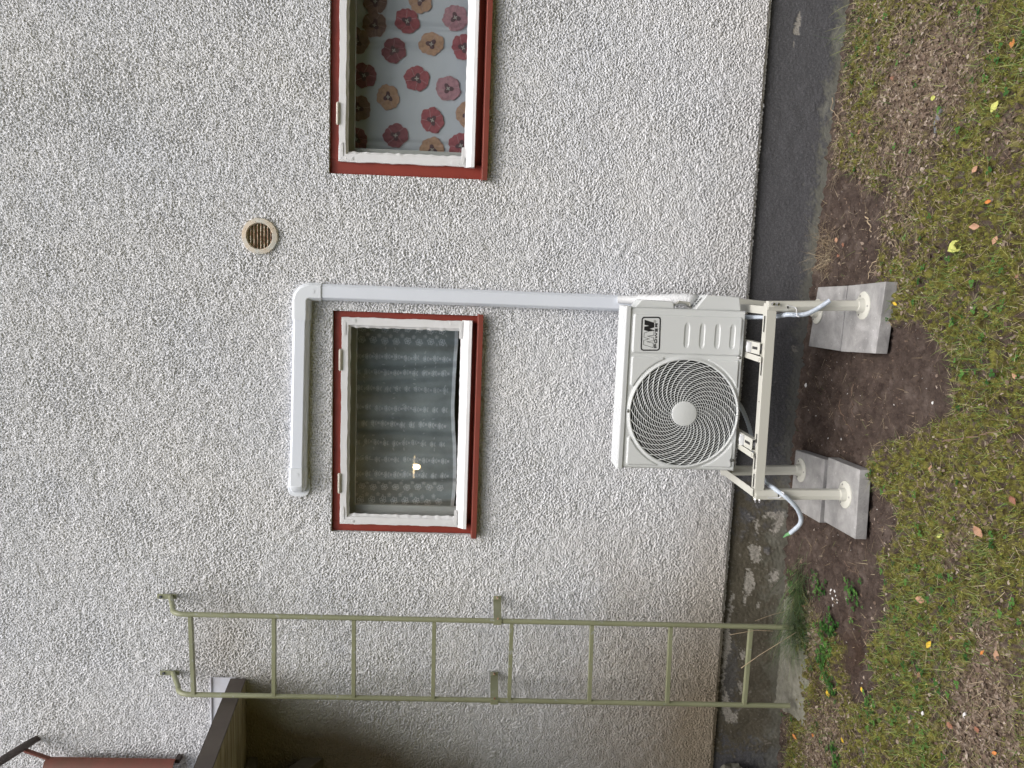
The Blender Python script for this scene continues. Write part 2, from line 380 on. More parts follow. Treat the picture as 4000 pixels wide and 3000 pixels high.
litter = np.clip(1.1*blob(3530, 270, .16, .8)+1.2*blob(3700, 260, .17)+.8*blob(3560, 420, .12)+.7*blob(3540, 600, .12)+1.1*blob(3170, 2950, .16)+.9*blob(3240, 2830, .12)
                 +1.1*blob(3850, 2850, .17)+.8*blob(3900, 2650, .11)+.7*blob(3170, 2480, .12)+.6*blob(3760, 2080, .07)+.7*blob(3130, 100, .14)+.6*blob(3130, 350, .12)
                 +.5*blob(3880, 2440, .07)+.5*blob(3950, 520, .07)+.22*(nA > 1.1), 0, 1)*(1-.6*dirt)
dryz = np.clip(sstep(-.05, .35, wx)*sstep(-1.25, -.85, wy)+.35*sstep(-1.4, -2.1, wx), 0, 1)
moss = np.clip((1-dirt)*sstep(-1.2, .1, nA*.6+nC*.35+.8-1.15*dryz)*(.12+.88*sstep(-.9, .25, nB+.5*nD+.5*nC))*(1-.75*np.clip(dsoft, 0, 1))-litter*.8, 0, 1)
fade = sstep(-.02, -.16, FYg)*1.0
moss *= fade
wet = np.clip(.9*blob(3300, 2500, .07, 1.6)+blob(3320, 2580, .05, 1.8)+.9*blob(3380, 1790, .04)+.8*blob(3490, 2700, .06, 1.2)+blob(3190, 2620, .06, 2.2)+blob(3170, 2740, .06, 1.5)
              + .7*blob(3130, 1000, .05)+.6*blob(3100, 1900, .05), 0, 1)
H = base_h(FXg, FYg)+.006*nA*(1-.3*dirt)+.003*nB+(.0016+.0016*dirt)*nD+.012*moss*sstep(-.8, 1, nB+nA)+.008*litter*np.abs(nB)-.014*dirt*sstep(-.1, -.25, FYg)-.03*wet
H += .012*np.clip(blur((1-dirt), 6)-.5, 0, .5)
def smp(A, x, y):
    i = np.clip((y-fy[0])/.009, 0, ny-1.01); j = np.clip((x-fx[0])/.009, 0, nx-1.01)
    i0 = i.astype(int); j0 = j.astype(int); a, b = i-i0, j-j0
    return A[i0, j0]*(1-a)*(1-b)+A[i0+1, j0]*a*(1-b)+A[i0, j0+1]*(1-a)*b+A[i0+1, j0+1]*a*b
def gz(x, y): return float(smp(H, np.array([x]), np.array([y]))[0])
GZ = base_h(GX, GY); GZ[8:, 7:7+nx] = H
MK = np.zeros(GX.shape+(4,)); MK[..., 0] = .8; MK[..., 3] = 1
MK[8:, 7:7+nx, 0] = moss; MK[8:, 7:7+nx, 1] = litter; MK[8:, 7:7+nx, 2] = wet
me = grid_mesh('ground', GX, GY, GZ, attrs={'mask': MK}); me.materials.append(MT['ground'])
tag(link('ground', me), kind='structure')

# ------------------------------------------------------------------ trees across the garden (only their mirror image shows, in the panes)
tx = np.linspace(-34, 32, 331); tz = np.linspace(-.3, 7.5, 50); TX, TZ = np.meshgrid(tx, tz)
t1 = fnoise(50, 331, .2, .8, 3, 51); t2 = fnoise(50, 331, .2, .5, 1.2, 52)
TY = -14.5-.6*t1-.35*t2-1.2*sstep(3.5, 7.5, TZ)-.02*TX*TX/10; TZ = TZ*(1+.10*fnoise(50, 331, .2, 3, 9, 53)[25:26])
me = grid_mesh('far_trees', TX, TY, TZ)
s = NT('far foliage'); n_ = s.noise(2.2, 6, .7); s.color(s.ramp(n_, [(.35, (.015, .025, .01)), (.5, (.05, .085, .025)), (.7, (.13, .17, .06))])); s.rough(.9); s.bump(n_, 1, .3)
me.materials.append(s.m); tag(link('far_trees', me), 'dark green wood closing the far side of the garden', 'trees', kind='stuff')

# ------------------------------------------------------------------ house
house = empty('house', (-.6, .1, 0), 'pale grey roughcast house wall with two red framed windows above a dark plinth', 'house')
WZ0 = .352
W2 = (-1.352, -.174, 1.746, 2.513); W1 = (.512, 1.70, 1.749, 2.536)     # x0 x1 z0 z1 openings
dx = .0029
ax = np.arange(-3.10, 1.85, dx); az = np.arange(WZ0, 4.60, dx)
WX0, WX1, WZ1 = float(ax[0]), float(ax[-1]), float(az[-1])
AXg, AZg = np.meshgrid(ax, az); n1 = fnoise(len(az), len(ax), dx, .0088, .026, 1); n2 = fnoise(len(az), len(ax), dx, .0058, .010, 2)
n3 = fnoise(len(az), len(ax), dx, .04, .16, 3); n4 = fnoise(len(az), len(ax), dx, .4, 3, 4); n5 = fnoise(len(az), len(ax), dx, .0088, .028, 5, ang=.9, stretch=1.35)
mixm = sstep(-.7, .9, n4); nn_ = n1*(1-mixm)+n5*mixm; nn_ /= nn_.std()
thr = -.45+.25*n4*.6
amp = .75+.25*np.tanh(fnoise(len(az), len(ax), dx, .06, .35, 6))
hgt = .0018*np.tanh(nn_)-.0078*amp*sstep(thr, thr-.95, nn_+.45*n2)+.0013*n2+.0010*n3
edge = sstep(0, .02, AZg-WZ0)
YW = -(hgt*(.4+.6*edge))+.012*(1-edge)
ZW = AZg+.002*n1*(1-edge)
keep = np.ones((len(az)-1, len(ax)-1), bool)
cx = (ax[:-1]+ax[1:])/2; cz = (az[:-1]+az[1:])/2
for (x0, x1, z0, z1) in (W1, W2): keep &= ~((cz[:, None] > z0) & (cz[:, None] < z1) & (cx[None] > x0) & (cx[None] < x1))
vc = (.188, 2.879)
keep &= ~(((cx[None]-vc[0])**2+(cz[:, None]-vc[1])**2) < .08**2)
soil = np.clip(sstep(-.85, -1.9, AXg+.05*n4)*sstep(1.5, .4, AZg+.03*n3+.04*n4)*.62 +.0
               + .35*np.exp(-((AXg+2.0)/.35)**2-((AZg-3.1)/.2)**2) + .3*sstep(-1.7, -2.4, AXg)*sstep(1.9, .8, AZg) + .12*sstep(.75, .4, AZg), 0, 1)  # soil, plus a brown patch by the canopy that adds to its shade
grime_shade = np.clip(sstep(-2.02, -2.55, AXg+.04*n4+.35*(3.0-AZg))*sstep(3.04, 3.0, AZg)*.95+.35*sstep(-2.25, -2.7, AXg)*sstep(1.6, 2.8, AZg)*sstep(3.04, 3.0, AZg), 0, .95)  # stain below the canopy, with the canopy's shadow painted in
me = grid_mesh('rendered_wall', AXg, YW, ZW, keep=keep, attrs={'soil': soil, 'grime_shade': grime_shade}, smooth=True)
me.vertices.foreach_get('co', (buf := np.empty(len(me.vertices)*3, np.float32))); buf = buf.reshape(-1, 3)-ORG['house'].astype(np.float32)
me.vertices.foreach_set('co', buf.ravel()); me.materials.append(MT['wall']); link('rendered_wall', me, house)
rw = MB()                                        # the rest of the wall round the detailed stretch
rw.box(-7, WX0-.001, 0, .3, WZ0, 6.2); rw.box(WX1+.001, 5, 0, .3, WZ0, 6.2); rw.box(WX0-.001, WX1+.001, 0, .3, WZ1+.001, 6.2)
rw.box(WX0-.001, WX1+.001, .016, .2, WZ0+.006, WZ0+.03)
rw.build('outer_wall', 'wall', house)
# plinth
px_ = np.arange(-3.4, 2.2, .006); pz_ = np.arange(-.20, WZ0+.03, .006); PX, PZ = np.meshgrid(px_, pz_)
q1 = fnoise(len(pz_), len(px_), .006, .02, .09, 31); q2 = fnoise(len(pz_), len(px_), .006, .08, .5, 32); q3 = fnoise(len(pz_), len(px_), .006, .012, .03, 33)
bit_shade = sstep(-1.28, -.98, PX+.10*q2+.05*q1)
bit_shade = np.maximum(bit_shade, sstep(-1.9, -2.02, PX+.08*q1)*sstep(-2.42, -2.3, PX+.05*q1)*sstep(.235, .25, PZ+.012*q1)*sstep(.33, .31, PZ)*.6)
gzb = base_h(PX, PX*0)
low = sstep(.075, .025, PZ-gzb+.010*q1+.010*q2+.009*q3)*(.5+.4*sstep(-.3, .3, PX))*sstep(-1.3, -.9, PX+.0)+.55*sstep(.14, .04, PZ-gzb+.03*q2+.02*q1)*sstep(-.9, -1.3, PX)
chips = np.zeros(PX.shape)
def pxz(l, sc, ox, oy): return [tuple(P(ox+a/sc, oy+b/sc, .03)[[0, 2]]) for a, b in l]
for l in ([(510, 195), (585, 215), (590, 300), (545, 325), (520, 260)], [(515, 345), (545, 390), (545, 490), (500, 520), (490, 580), (478, 575), (490, 480), (480, 400)],
          [(400, 505), (435, 510), (410, 560), (415, 600), (395, 680), (405, 860), (370, 960), (345, 1200), (355, 760), (385, 640)],
          [(345, 1200), (370, 1080), (405, 1200), (410, 1300), (370, 1300)], [(405, 1240), (450, 1240), (440, 1290), (410, 1300)],
          [(610, 0), (740, 0), (720, 90), (670, 150), (650, 120), (690, 50), (640, 30), (610, 40)], [(555, 50), (578, 60), (575, 110), (550, 105)],
          [(460, 850), (490, 860), (485, 910), (465, 900)], [(450, 1050), (475, 1060), (470, 1130), (445, 1090)], [(560, 565), (585, 570), (575, 600), (555, 595)], [(640, 370), (700, 360), (690, 430), (640, 430)],
          [(560, 120), (580, 130), (575, 142), (560, 140)]):
    chips = np.maximum(chips, inside(pxz(l, 1.58, 2600, 2000), PX+.006*q3, PZ+.006*q1).astype(float))
chips = np.maximum(chips, inside(pxz([(275, 80), (290, 110), (270, 300), (235, 305), (215, 255), (250, 180)], 2.212, 3000, 0), PX+.004*q3, PZ+.003*q1))
chips = np.maximum(chips, inside(pxz([(225, 355), (232, 365), (222, 410), (216, 395)], 2.212, 3000, 0), PX, PZ)*.8)
chips = np.maximum(chips, .6*inside(pxz([(960, 690), (1000, 690), (1020, 760), (965, 770)], 2.765, 2750, 1100), PX+.004*q3, PZ+.006*q1))
chips = np.maximum(chips*.85, .35*((q1+.6*q2 > 2.3) & (PX < -1.15)))
bit_shade = np.maximum(bit_shade, .95*sstep(-2.52, -2.62, PX+.04*q1+.03*q2)); bit_shade = np.clip(bit_shade, 0, 1)  # far end darkened too, in place of the shaded cavity by the step
PM = np.stack([np.clip(bit_shade, 0, 1), np.clip(low, 0, 1), np.clip(chips, 0, 1), np.ones(PX.shape)], -1)
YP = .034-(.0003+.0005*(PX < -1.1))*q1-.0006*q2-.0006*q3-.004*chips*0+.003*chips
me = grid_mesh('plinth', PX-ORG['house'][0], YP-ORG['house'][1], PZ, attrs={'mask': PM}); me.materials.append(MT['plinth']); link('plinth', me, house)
MB().box(-7, -3.402, .034, .3, -.3, WZ0).box(2.198, 5, .034, .3, -.3, WZ0).box(-7, 5, .06, .2, -.4, WZ0+.02).build('plinth_core', 'concrete', house)
# dim rooms behind the glass
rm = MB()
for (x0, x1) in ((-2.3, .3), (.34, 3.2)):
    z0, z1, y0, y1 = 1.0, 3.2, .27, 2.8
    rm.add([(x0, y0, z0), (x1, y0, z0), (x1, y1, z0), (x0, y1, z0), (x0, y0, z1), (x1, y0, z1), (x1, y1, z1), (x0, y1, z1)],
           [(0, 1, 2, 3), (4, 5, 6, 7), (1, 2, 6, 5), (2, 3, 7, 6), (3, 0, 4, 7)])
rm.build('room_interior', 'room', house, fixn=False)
rv = MB()                                        # inner skin of the outside wall: closes the gap round each opening
for (x0, x1, z0, z1), (a, b) in ((W2, (-2.35, .32)), (W1, (.32, 3.25))):
    rv.box(a, x0, .02, .27, 1.0, 3.25).box(x1, b, .02, .27, 1.0, 3.25).box(x0, x1, .02, .27, 1.0, z0).box(x0, x1, .02, .27, z1, 3.25)
rv.box(.1, .12, .02, .03, 2.8, 2.81)
rv.build('window_reveal', 'wall', house)
MB().box(-7, 5, .3, .35, -.3, 6.2).box(-7, 5, .3, 6, 6.2, 6.3).box(-7, -6.9, .35, 6, -.3, 6.2).box(4.9, 5, .35, 6, -.3, 6.2).box(-7, 5, 6, 6.1, -.3, 6.2)
back = MB().box(-7, 5, 4, 4.2, -.3, 6.2).box(-7, -6.8, .3, 4, -.3, 6.2).box(4.8, 5, .3, 4, -.3, 6.2).box(-6.8, 4.8, .3, 4, 6.0, 6.2)
back.build('rear_shell', 'wall', house)

def wobble_bar(mb, x0, x1, z0, z1, y0, y1, along, amp=.0012, n=40):
    """painted sash member whose brushed edges wander a little"""
    poly = []
    for i in range(n+1):
        t = i/n
        e1 = amp*math.sin(t*23+x0*50)+amp*random.uniform(-1, 1); e2 = amp*math.sin(t*17+z0*60)+amp*random.uniform(-1, 1)
        if along == 'x': poly.append(((x0+(x1-x0)*t, z0+e1), (x0+(x1-x0)*t, z1+e2)))
        else: poly.append(((x0+e1, z0+(z1-z0)*t), (x1+e2, z0+(z1-z0)*t)))
    vs = []; fs = []
    for a, b in poly: vs += [(a[0], y0, a[1]), (b[0], y0, b[1]), (b[0], y1, b[1]), (a[0], y1, a[1])]
    for i in range(n):
        for k in range(4): fs.append((i*4+k, i*4+(k+1) % 4, (i+1)*4+(k+1) % 4, (i+1)*4+k))
    fs += [(0, 1, 2, 3), (n*4+3, n*4+2, n*4+1, n*4)]
    mb.add(vs, fs)
def make_window(op, sash, pane, hinges, plates, label):
    x0, x1, z0, z1 = op; sx0, sx1, sz0, sz1 = sash; qx0, qx1, qz0, qz1 = pane
    fr = MB(); y0, y1 = .022, .10
    fr.box(x0+.001, sx0+.012, y0, y1, z0, z1-.001).box(sx1-.012, x1-.001, y0, y1, z0, z1-.001).box(sx0+.012, sx1-.012, y0+.001, y1, sz1-.012, z1-.001)
    fr.box(sx0+.012, sx1-.012, y0+.034, y1, z0, sz0+.01)
    w = fr.build('window', 'red', house, bevel=.002); w['label'] = label
    ss = MB(); a, b = .004, .05
    wobble_bar(ss, sx0, sx0+.040, sz0+.01, sz1, a, b, 'z'); wobble_bar(ss, sx1-.040, sx1, sz0+.01, sz1, a, b, 'z')
    wobble_bar(ss, sx0+.038, sx1-.038, sz1-.036, sz1-.001, a+.001, b, 'x')
    # putty bevels towards the glass
    def putty(p, q, n_in, wd=.014):
        p, q, n_in = Vector(p), Vector(q), Vector(n_in); m = 30; vs = []; fs = []
        for i in range(m+1):
            c = p.lerp(q, i/m); k = wd*(1+.16*math.sin(i*2.3)+random.uniform(-.13, .13))
            vs += [c+Vector((0, .006, 0))-n_in*.006, c+Vector((0, .024, 0))+n_in*k, c+Vector((0, .03, 0))-n_in*.006]
        for i in range(m):
            for k in range(3): fs.append((i*3+k, i*3+(k+1) % 3, i*3+3+(k+1) % 3, i*3+3+k))
        ss.add(vs, fs)
    putty((sx0+.04, 0, sz0+.04), (sx0+.04, 0, sz1-.035), (1, 0, 0)); putty((sx1-.04, 0, sz0+.04), (sx1-.04, 0, sz1-.035), (-1, 0, 0))
    putty((sx0+.04, 0, sz1-.036), (sx1-.04, 0, sz1-.036), (0, 0, -1), .011)
    ss.build('sash', 'white', w, bevel=.0015)
    br = MB()                                   # weather rail: sloping top sheds rain
    m = 60; vs = []; fs = []
    for i in range(m+1):
        x = sx0-.004+(sx1-sx0+.008)*i/m; e = random.uniform(-.0012, .0012)
        vs += [(x, .030, qz0+.010+e), (x, .006, qz0-.002+e), (x, -.020, sz0+.020+e*.5), (x, -.022, sz0+.002), (x, .04, sz0)]
    for i in range(m):
        for k in range(5): fs.append((i*5+k, i*5+(k+1) % 5, i*5+5+(k+1) % 5, i*5+5+k))
    fs += [(0, 1, 2, 3, 4), tuple(m*5+k for k in (4, 3, 2, 1, 0))]
    br.add(vs, fs); br.build('bottom_rail', 'white', w, bevel=.001)
    MB().box(sx0+.03, sx1-.03, .026, .030, sz0+.02, sz1-.02).build('pane', 'glass', w)
    inn = MB()                                  # inner casement seen through the glass
    inn.box(sx0+.03, sx1-.03, .085, .11, qz1-.028, qz1+.04).box(sx0+.03, qx0+.028, .085, .11, qz0, qz1-.028).box(qx1-.006, sx1-.03, .085, .11, qz0, qz1-.028).box(sx0+.03, sx1-.03, .085, .11, sz0+.02, qz0)
    inn.build('inner_frame', 'pale', w, bevel=.002)
    sl = MB()                                   # folded metal sill with a drip edge
    pr = [(.05, z0+.026), (-.034, z0+.018), (-.042, z0+.016), (-.042, z0-.010), (-.038, z0-.010), (-.038, z0+.010), (.05, z0+.018)]
    sl.prism(pr, lambda u, v, t: (t, u, v), x0-.006, x1+.008)
    sl.build('sill', 'redm', w, bevel=.0015)
    for (hx0, hx1) in hinges:
        h = MB(); h.tube([(hx0, .004, sz1+.004), (hx0+.004, .001, sz1+.004), ((hx0+hx1)/2-.001, .001, sz1+.004)], [.006, .0078, .0078], 14)
        h.tube([((hx0+hx1)/2+.001, .001, sz1+.004), (hx1-.004, .001, sz1+.004), (hx1, .004, sz1+.004)], [.0078, .0078, .006], 14)
        h.box(hx0+.004, hx1-.004, .0, .012, sz1-.006, sz1+.004)
        h.build('hinge', 'cream', w, smooth=True)
    for (cx_, cz_, sx, sz) in plates:
        c = MB(); t0, t1 = .0045, .0015
        L1, L2, wd = .078, .062, .0175
        def cap(cxx, czz, dirx, dirz):
            return [(cxx, czz)]
        pts = []
        rr = wd/2
        c.box(min(cx_, cx_+sx*wd), max(cx_, cx_+sx*wd), t1, t0, min(cz_, cz_+sz*(L2)), max(cz_, cz_+sz*L2))
        c.box(min(cx_+sx*wd, cx_+sx*L1), max(cx_+sx*wd, cx_+sx*L1), t1, t0, min(cz_, cz_+sz*wd), max(cz_, cz_+sz*wd))
        c.disc((cx_+sx*rr, t0, cz_+sz*L2), rr, (0, -1, 0), t0-t1-.0002); c.disc((cx_+sx*L1, t0, cz_+sz*rr), rr, (0, -1, 0), t0-t1-.0002)
        for (u, v) in ((rr, rr), (rr, L2), (rr, L2*.5), (L1*.55, rr), (L1, rr)):
            c.disc((cx_+sx*u, t1+.0002, cz_+sz*v), .0034, (0, -1, 0), .0018, 10, .0024)
        c.build('corner_plate', 'white', w, bevel=.0006)
    return w
S2 = (-1.309, -.205, 1.790, 2.468); Q2 = (-1.252, -.250, 1.842, 2.430)
S1 = (.574, 1.652, 1.804, 2.490); Q1 = (.628, 1.60, 1.852, 2.452)
make_window(W2, S2, Q2, [(-.483, -.374), (-1.138, -1.033)], [(S2[1]-.008, S2[3]-.006, -1, -1), (S2[0]+.008, S2[3]-.006, 1, -1), (S2[1]-.008, S2[2]+.052, -1, 1), (S2[0]+.008, S2[2]+.052, 1, 1)], 'red framed window with white sash in front of the lace curtain')
make_window(W1, S1, Q1, [(.754, .858), (1.35, 1.455)], [(S1[0]+.008, S1[3]-.006, 1, -1), (S1[0]+.008, S1[2]+.052, 1, 1), (S1[1]-.008, S1[3]-.006, -1, -1)], 'red framed window with white sash in front of the poppy curtain')
# air vent
vt = MB(); vt.lathe((vc[0], 0, vc[1]), [(.064, .03), (.064, -.010), (.068, -.016), (.088, -.014), (.0915, -.006), (.0915, .012)], n=56)
vr = vt.build('air_vent', 'vring', house, smooth=True); vr['label'] = 'rusty round vent grille beside the white duct elbow'
sm = MB()
for k in range(7):
    z = vc[1]+.051-.017*k; hw = math.sqrt(max(.064**2-(z-vc[1])**2, 0))
    n = 14; vs = []; fs = []
    for i in range(n+1):
        x = vc[0]-hw+2*hw*i/n; e = random.uniform(-.0006, .0006)
        vs += [(x, -.008, z-.006+e), (x, -.006, z-.0035+e), (x, .012, z+.0055), (x, .012, z+.002)]
    for i in range(n):
        for j in range(4): fs.append((i*4+j, i*4+(j+1) % 4, i*4+4+(j+1) % 4, i*4+4+j))
    sm.add(vs, fs)
sm.build('louvre', 'rust', vr)
MB().disc((vc[0], .028, vc[1]), .08, (0, 1, 0), .01, 32).build('vent_back', 'dark', vr)
# footing ledge
led = [(3062, 2235), (3100, 2300), (3130, 2400), (3150, 2470), (3148, 2540), (3142, 2600), (3139, 2700), (3131, 2848), (3105, 2815), (3072, 2778), (3015, 2760), (3005, 2600), (3005, 2400), (3020, 2250)]
lw = [tuple(G(*p, .012)[:2]) for p in led]; lw = [(x, min(y, .05)) for x, y in lw]
def ledge_z(x, y): return .014-.06*max(0, -.05-y)
bm = MB(); xs = np.arange(-2.62, -1.35, .012); ys = np.arange(-.40, .045, .012); LX, LY = np.meshgrid(xs, ys)
l1 = fnoise(len(ys), len(xs), .012, .03, .12, 41); l2 = fnoise(len(ys), len(xs), .012, .04, .1, 42)
ins = inside(lw, LX+.006*l1, LY+.004*l2); soft = blur(ins.astype(float), 1)
LZ = -.12+(.135+.06*np.minimum(0, LY+.05)+.0018*l1+.0018*l2-.012*(l1 < -1.7))*sstep(.3, .75, soft)
me = grid_mesh('footing_ledge', LX-ORG['house'][0], LY-ORG['house'][1], LZ); me.materials.append(MT['concrete']); link('footing_ledge', me, house)
# canopy over the entrance
cz0, cz1 = 3.035, 2.95
def cl(y, z): return z
can = MB(); sl_ = (2.953-3.036)/(.79-.085)      # metres of drop per metre outwards
XR = -2.19
def cyz(y, z0): return z0+sl_*(-y-.085)
yo = -1.9  # outer part unseen, lengthened to deepen the shade on the wall
can.hexa([(-4.6, yo, cyz(yo, 2.972)), (XR-.012, yo, cyz(yo, 2.972)), (XR-.012, .0, cyz(0, 2.975)), (-4.6, .0, cyz(0, 2.975)),
          (-4.6, yo, cyz(yo, 3.025)), (XR-.012, yo, cyz(yo, 3.025)), (XR-.012, .0, cyz(0, 3.025)), (-4.6, .0, cyz(0, 3.025))])
cn = can.build('canopy', 'flash', house); cn['label'] = 'small sloping canopy behind the top of the ladder'
bd = MB(); k = 0; y = -.012
while y > yo+.02:
    w_ = random.uniform(.05, .085); y2 = max(y-w_, yo+.01)
    bd.hexa([(-4.58, y2+.004, cyz(y2, 2.958)), (XR-.014, y2+.004, cyz(y2, 2.958)), (XR-.014, y, cyz(y, 2.958)), (-4.58, y, cyz(y, 2.958)),
             (-4.58, y2+.004, cyz(y2, 2.9712)), (XR-.014, y2+.004, cyz(y2, 2.9712)), (XR-.014, y, cyz(y, 2.9712)), (-4.58, y, cyz(y, 2.9712))]); y = y2
bd.build('soffit_boards', 'wood', cn, bevel=.003)
fa = MB()
fa.hexa([(XR-.011, yo-.02, cyz(yo, 2.952)), (XR, yo-.02, cyz(yo, 2.952)), (XR, -.01, cyz(0, 2.957)), (XR-.011, -.01, cyz(0, 2.957)),
         (XR-.011, yo-.02, cyz(yo, 3.036)), (XR, yo-.02, cyz(yo, 3.036)), (XR, -.01, cyz(0, 3.036)), (XR-.011, -.01, cyz(0, 3.036))])
fa.box(-4.6, XR-.012, yo-.03, yo-.012, cyz(yo, 2.945), cyz(yo, 3.036))
fa.hexa([(-4.6, yo-.02, cyz(yo, 3.0365)), (XR, yo-.02, cyz(yo, 3.0365)), (XR, -.01, cyz(0, 3.0365)), (-4.6, -.01, cyz(0, 3.0365)),
         (-4.6, yo-.02, cyz(yo, 3.040)), (XR, yo-.02, cyz(yo, 3.040)), (XR, -.01, cyz(0, 3.040)), (-4.6, -.01, cyz(0, 3.040))])
fa.build('edge_trim', 'brown', cn, bevel=.002)
MB().box(-3.52, -3.46, -1.85, -.002, .0, 2.93).box(-3.46, -3.40, -1.85, -1.78, 0, 2.90).build('sky_blocker', 'wood', cn, bevel=.004)  # unseen screen, added to keep sky light off the wall under the canopy
fl = MB(); fl.box(-4.6, -2.186, -.012, -.0085, 3.02, 3.157).box(-4.6, -2.186, -.02, -.0125, 3.150, 3.158)
fl.build('wall_flashing', 'flash', cn, bevel=.001)
for i, zt in enumerate((0, 1)):
    b = MB()
    if i == 0: b.hexa([(-2.80, -1.0, cyz(-1., 2.86)), (-2.65, -1.0, cyz(-1., 2.86)), (-2.65, -.008, 2.905), (-2.80, -.008, 2.905), (-2.80, -1.0, cyz(-1., 2.955)), (-2.65, -1.0, cyz(-1., 2.955)), (-2.65, -.008, 2.955), (-2.80, -.008, 2.955)])
    else: b.hexa([(-2.80, -.008, 2.545), (-2.65, -.008, 2.545), (-2.65, -.008, 2.66), (-2.80, -.008, 2.66), (-2.80, -.42, 2.79), (-2.65, -.42, 2.79), (-2.65, -.34, 2.86), (-2.80, -.34, 2.86)])
    b.build('bracket_arm', 'beam', cn, bevel=.004)
# broken corner of the render beside the entrance step
ch = MB(); rr_ = random.Random(4)
for (c, s3) in (((-2.76, -.035, .255), (.115, .05, .075)), ((-2.70, -.05, .23), (.045, .05, .05)), ((-2.82, -.09, .06), (.13, .06, .10))):
    vs = []; nn = 12
    for i in range(9):
        for j in range(nn):
            th = math.pi*i/8; ph = 2*math.pi*j/nn; q = 1+rr_.uniform(-.16, .16)
            e = lambda v: math.copysign(abs(v)**.6, v)
            vs.append((c[0]+s3[0]*q*e(math.sin(th)*math.cos(ph)), c[1]+s3[1]*q*e(math.sin(th)*math.sin(ph)), c[2]+s3[2]*q*e(math.cos(th))))
    ch.add(vs, [(i*nn+j, i*nn+(j+1) % nn, (i+1)*nn+(j+1) % nn, (i+1)*nn+j) for i in range(8) for j in range(nn)])
ch.build('broken_step', 'concrete', house)

# ------------------------------------------------------------------ curtains and lamp
def curtain_y(x, z, y0, amp, seed): return y0+amp*(math.sin(x*21+seed)+.5*math.sin(x*47+seed*2+z*1.5)+.3*math.sin(x*90+z*4))
cu = empty('lace_curtain', (-.76, .17, 1.85), 'sheer lace curtain with floral rows hanging behind the white sash', 'curtain')
def cy2(x, z): return curtain_y(x+.05*(z-2.2)*math.sin(x*9), z, .175, .020, 1.3)
xs = np.linspace(-1.28, -.22, 240); zs = np.linspace(1.80, 2.5, 90); CX, CZ = np.meshgrid(xs, zs)
hemz = 1.880+.012*np.sin(CX*7)+.014*np.sin(CX*3.1+1); CZ2 = hemz-.0+(CZ-1.80)*(2.5-hemz)/.7
CY = np.vectorize(cy2)(CX, CZ2)
me = grid_mesh('net', CX-ORG['lace_curtain'][0], CY-ORG['lace_curtain'][1], CZ2-ORG['lace_curtain'][2]); me.materials.append(MT['sheer']); link('net', me, cu)
hm = MB(); hv = []; hf = []
for i, x in enumerate(xs):
    hz_ = 1.880+.012*math.sin(x*7)+.014*math.sin(x*3.1+1); y_ = cy2(x, hz_)-.003; hv += [(x, y_, hz_), (x, y_, hz_+.019)]
    if i: hf.append((2*i-2, 2*i, 2*i+1, 2*i-1))
hm.add(hv, hf); hm.build('hem', 'hem', cu, fixn=False)
lc = MB()
def petal(x, z, ang, L, w, ring=True):
    n = 9; o = []; inn = []
    for i in range(n):
        t = i/(n-1); a = math.sin(math.pi*t)
        o.append((L*t, w*a))
    pts = o+[(u, -v) for u, v in o[-2:0:-1]]
    c, s = math.cos(ang), math.sin(ang); out = []
    for u, v in pts: out.append((x+u*c-v*s, z+u*s+v*c))
    mu = sum(p[0] for p in out)/len(out); mv = sum(p[1] for p in out)/len(out)
    inn = [(mu+(p[0]-mu)*.55, mv+(p[1]-mv)*.55) for p in out]; m = len(out)
    lc.add([(p[0], cy2(p[0], p[1])-.0016, p[1]) for p in out]+[(p[0], cy2(p[0], p[1])-.0016, p[1]) for p in inn], [(i, (i+1) % m, m+(i+1) % m, m+i) for i in range(m)])
cols = [-.27, -.335, -.42, -.505, -.60, -.70, -.79, -.90, -.985, -1.07, -1.15, -1.225]
for ci, x0 in enumerate(cols):
    big = ci in (0, 1, 10, 11); z = 1.93+random.uniform(0, .03)
    while z < 2.42:
        xx = x0+random.uniform(-.004, .004)
        if big:
            for k in range(6): petal(xx, z, k*math.pi/3+.3, .022, .008)
            for k in range(5): petal(xx+.028, z+.03, k*1.256, .012, .0045)
        else:
            for k in range(5): petal(xx, z, math.pi/2+(k-2)*.62, .019, .0045)
            petal(xx+.013, z-.014, 2.6, .016, .004); petal(xx-.013, z-.014, .6, .016, .004)
            if random.random() < .6:
                for k in range(4): petal(xx, z-.024, k*1.57+.78, .009, .0035)
        z += .052 if not big else .062
for i in range(40):                              # scalloped thread lines
    x0 = -.25-i*.0265; 
    for j in range(9):
        if random.random() < .35: petal(x0, 1.93+j*.055, random.uniform(0, 3), .016, .003)
lc.build('lace_pattern', 'lace', cu, fixn=False)

pc = empty('poppy_curtain', (1.1, .15, 1.85), 'white curtain printed with red and orange poppies behind the window', 'curtain')
def cy1(x, z): return .195+.008*math.sin(x*5+1)+.020*math.exp(-((x-1.30)/.02)**2)+.012*math.exp(-((x-1.20)/.018)**2)+.006*math.exp(-((x-.71)/.012)**2)+.003*math.sin(x*33)+.002*math.sin(z*9+x*4)
xs = np.linspace(.59, 1.72, 220); zs = np.linspace(1.80, 2.52, 40); CX, CZ = np.meshgrid(xs, zs); CY = np.vectorize(cy1)(CX, CZ)
me = grid_mesh('cloth', CX-ORG['poppy_curtain'][0], CY-ORG['poppy_curtain'][1], CZ-ORG['poppy_curtain'][2]); me.materials.append(MT['cloth']); link('cloth', me, pc)
fc = {'red': (.36, .12, .135), 'dred': (.27, .11, .125), 'pink': (.42, .24, .27), 'orange': (.47, .31, .21), 'brown': (.27, .18, .155)}  # print colours paled to paint in the haze of the glass
fm = {k: paint('poppy '+k, v, .9, .25, tuple(c*.55 for c in v), 60, .1) for k, v in fc.items()}
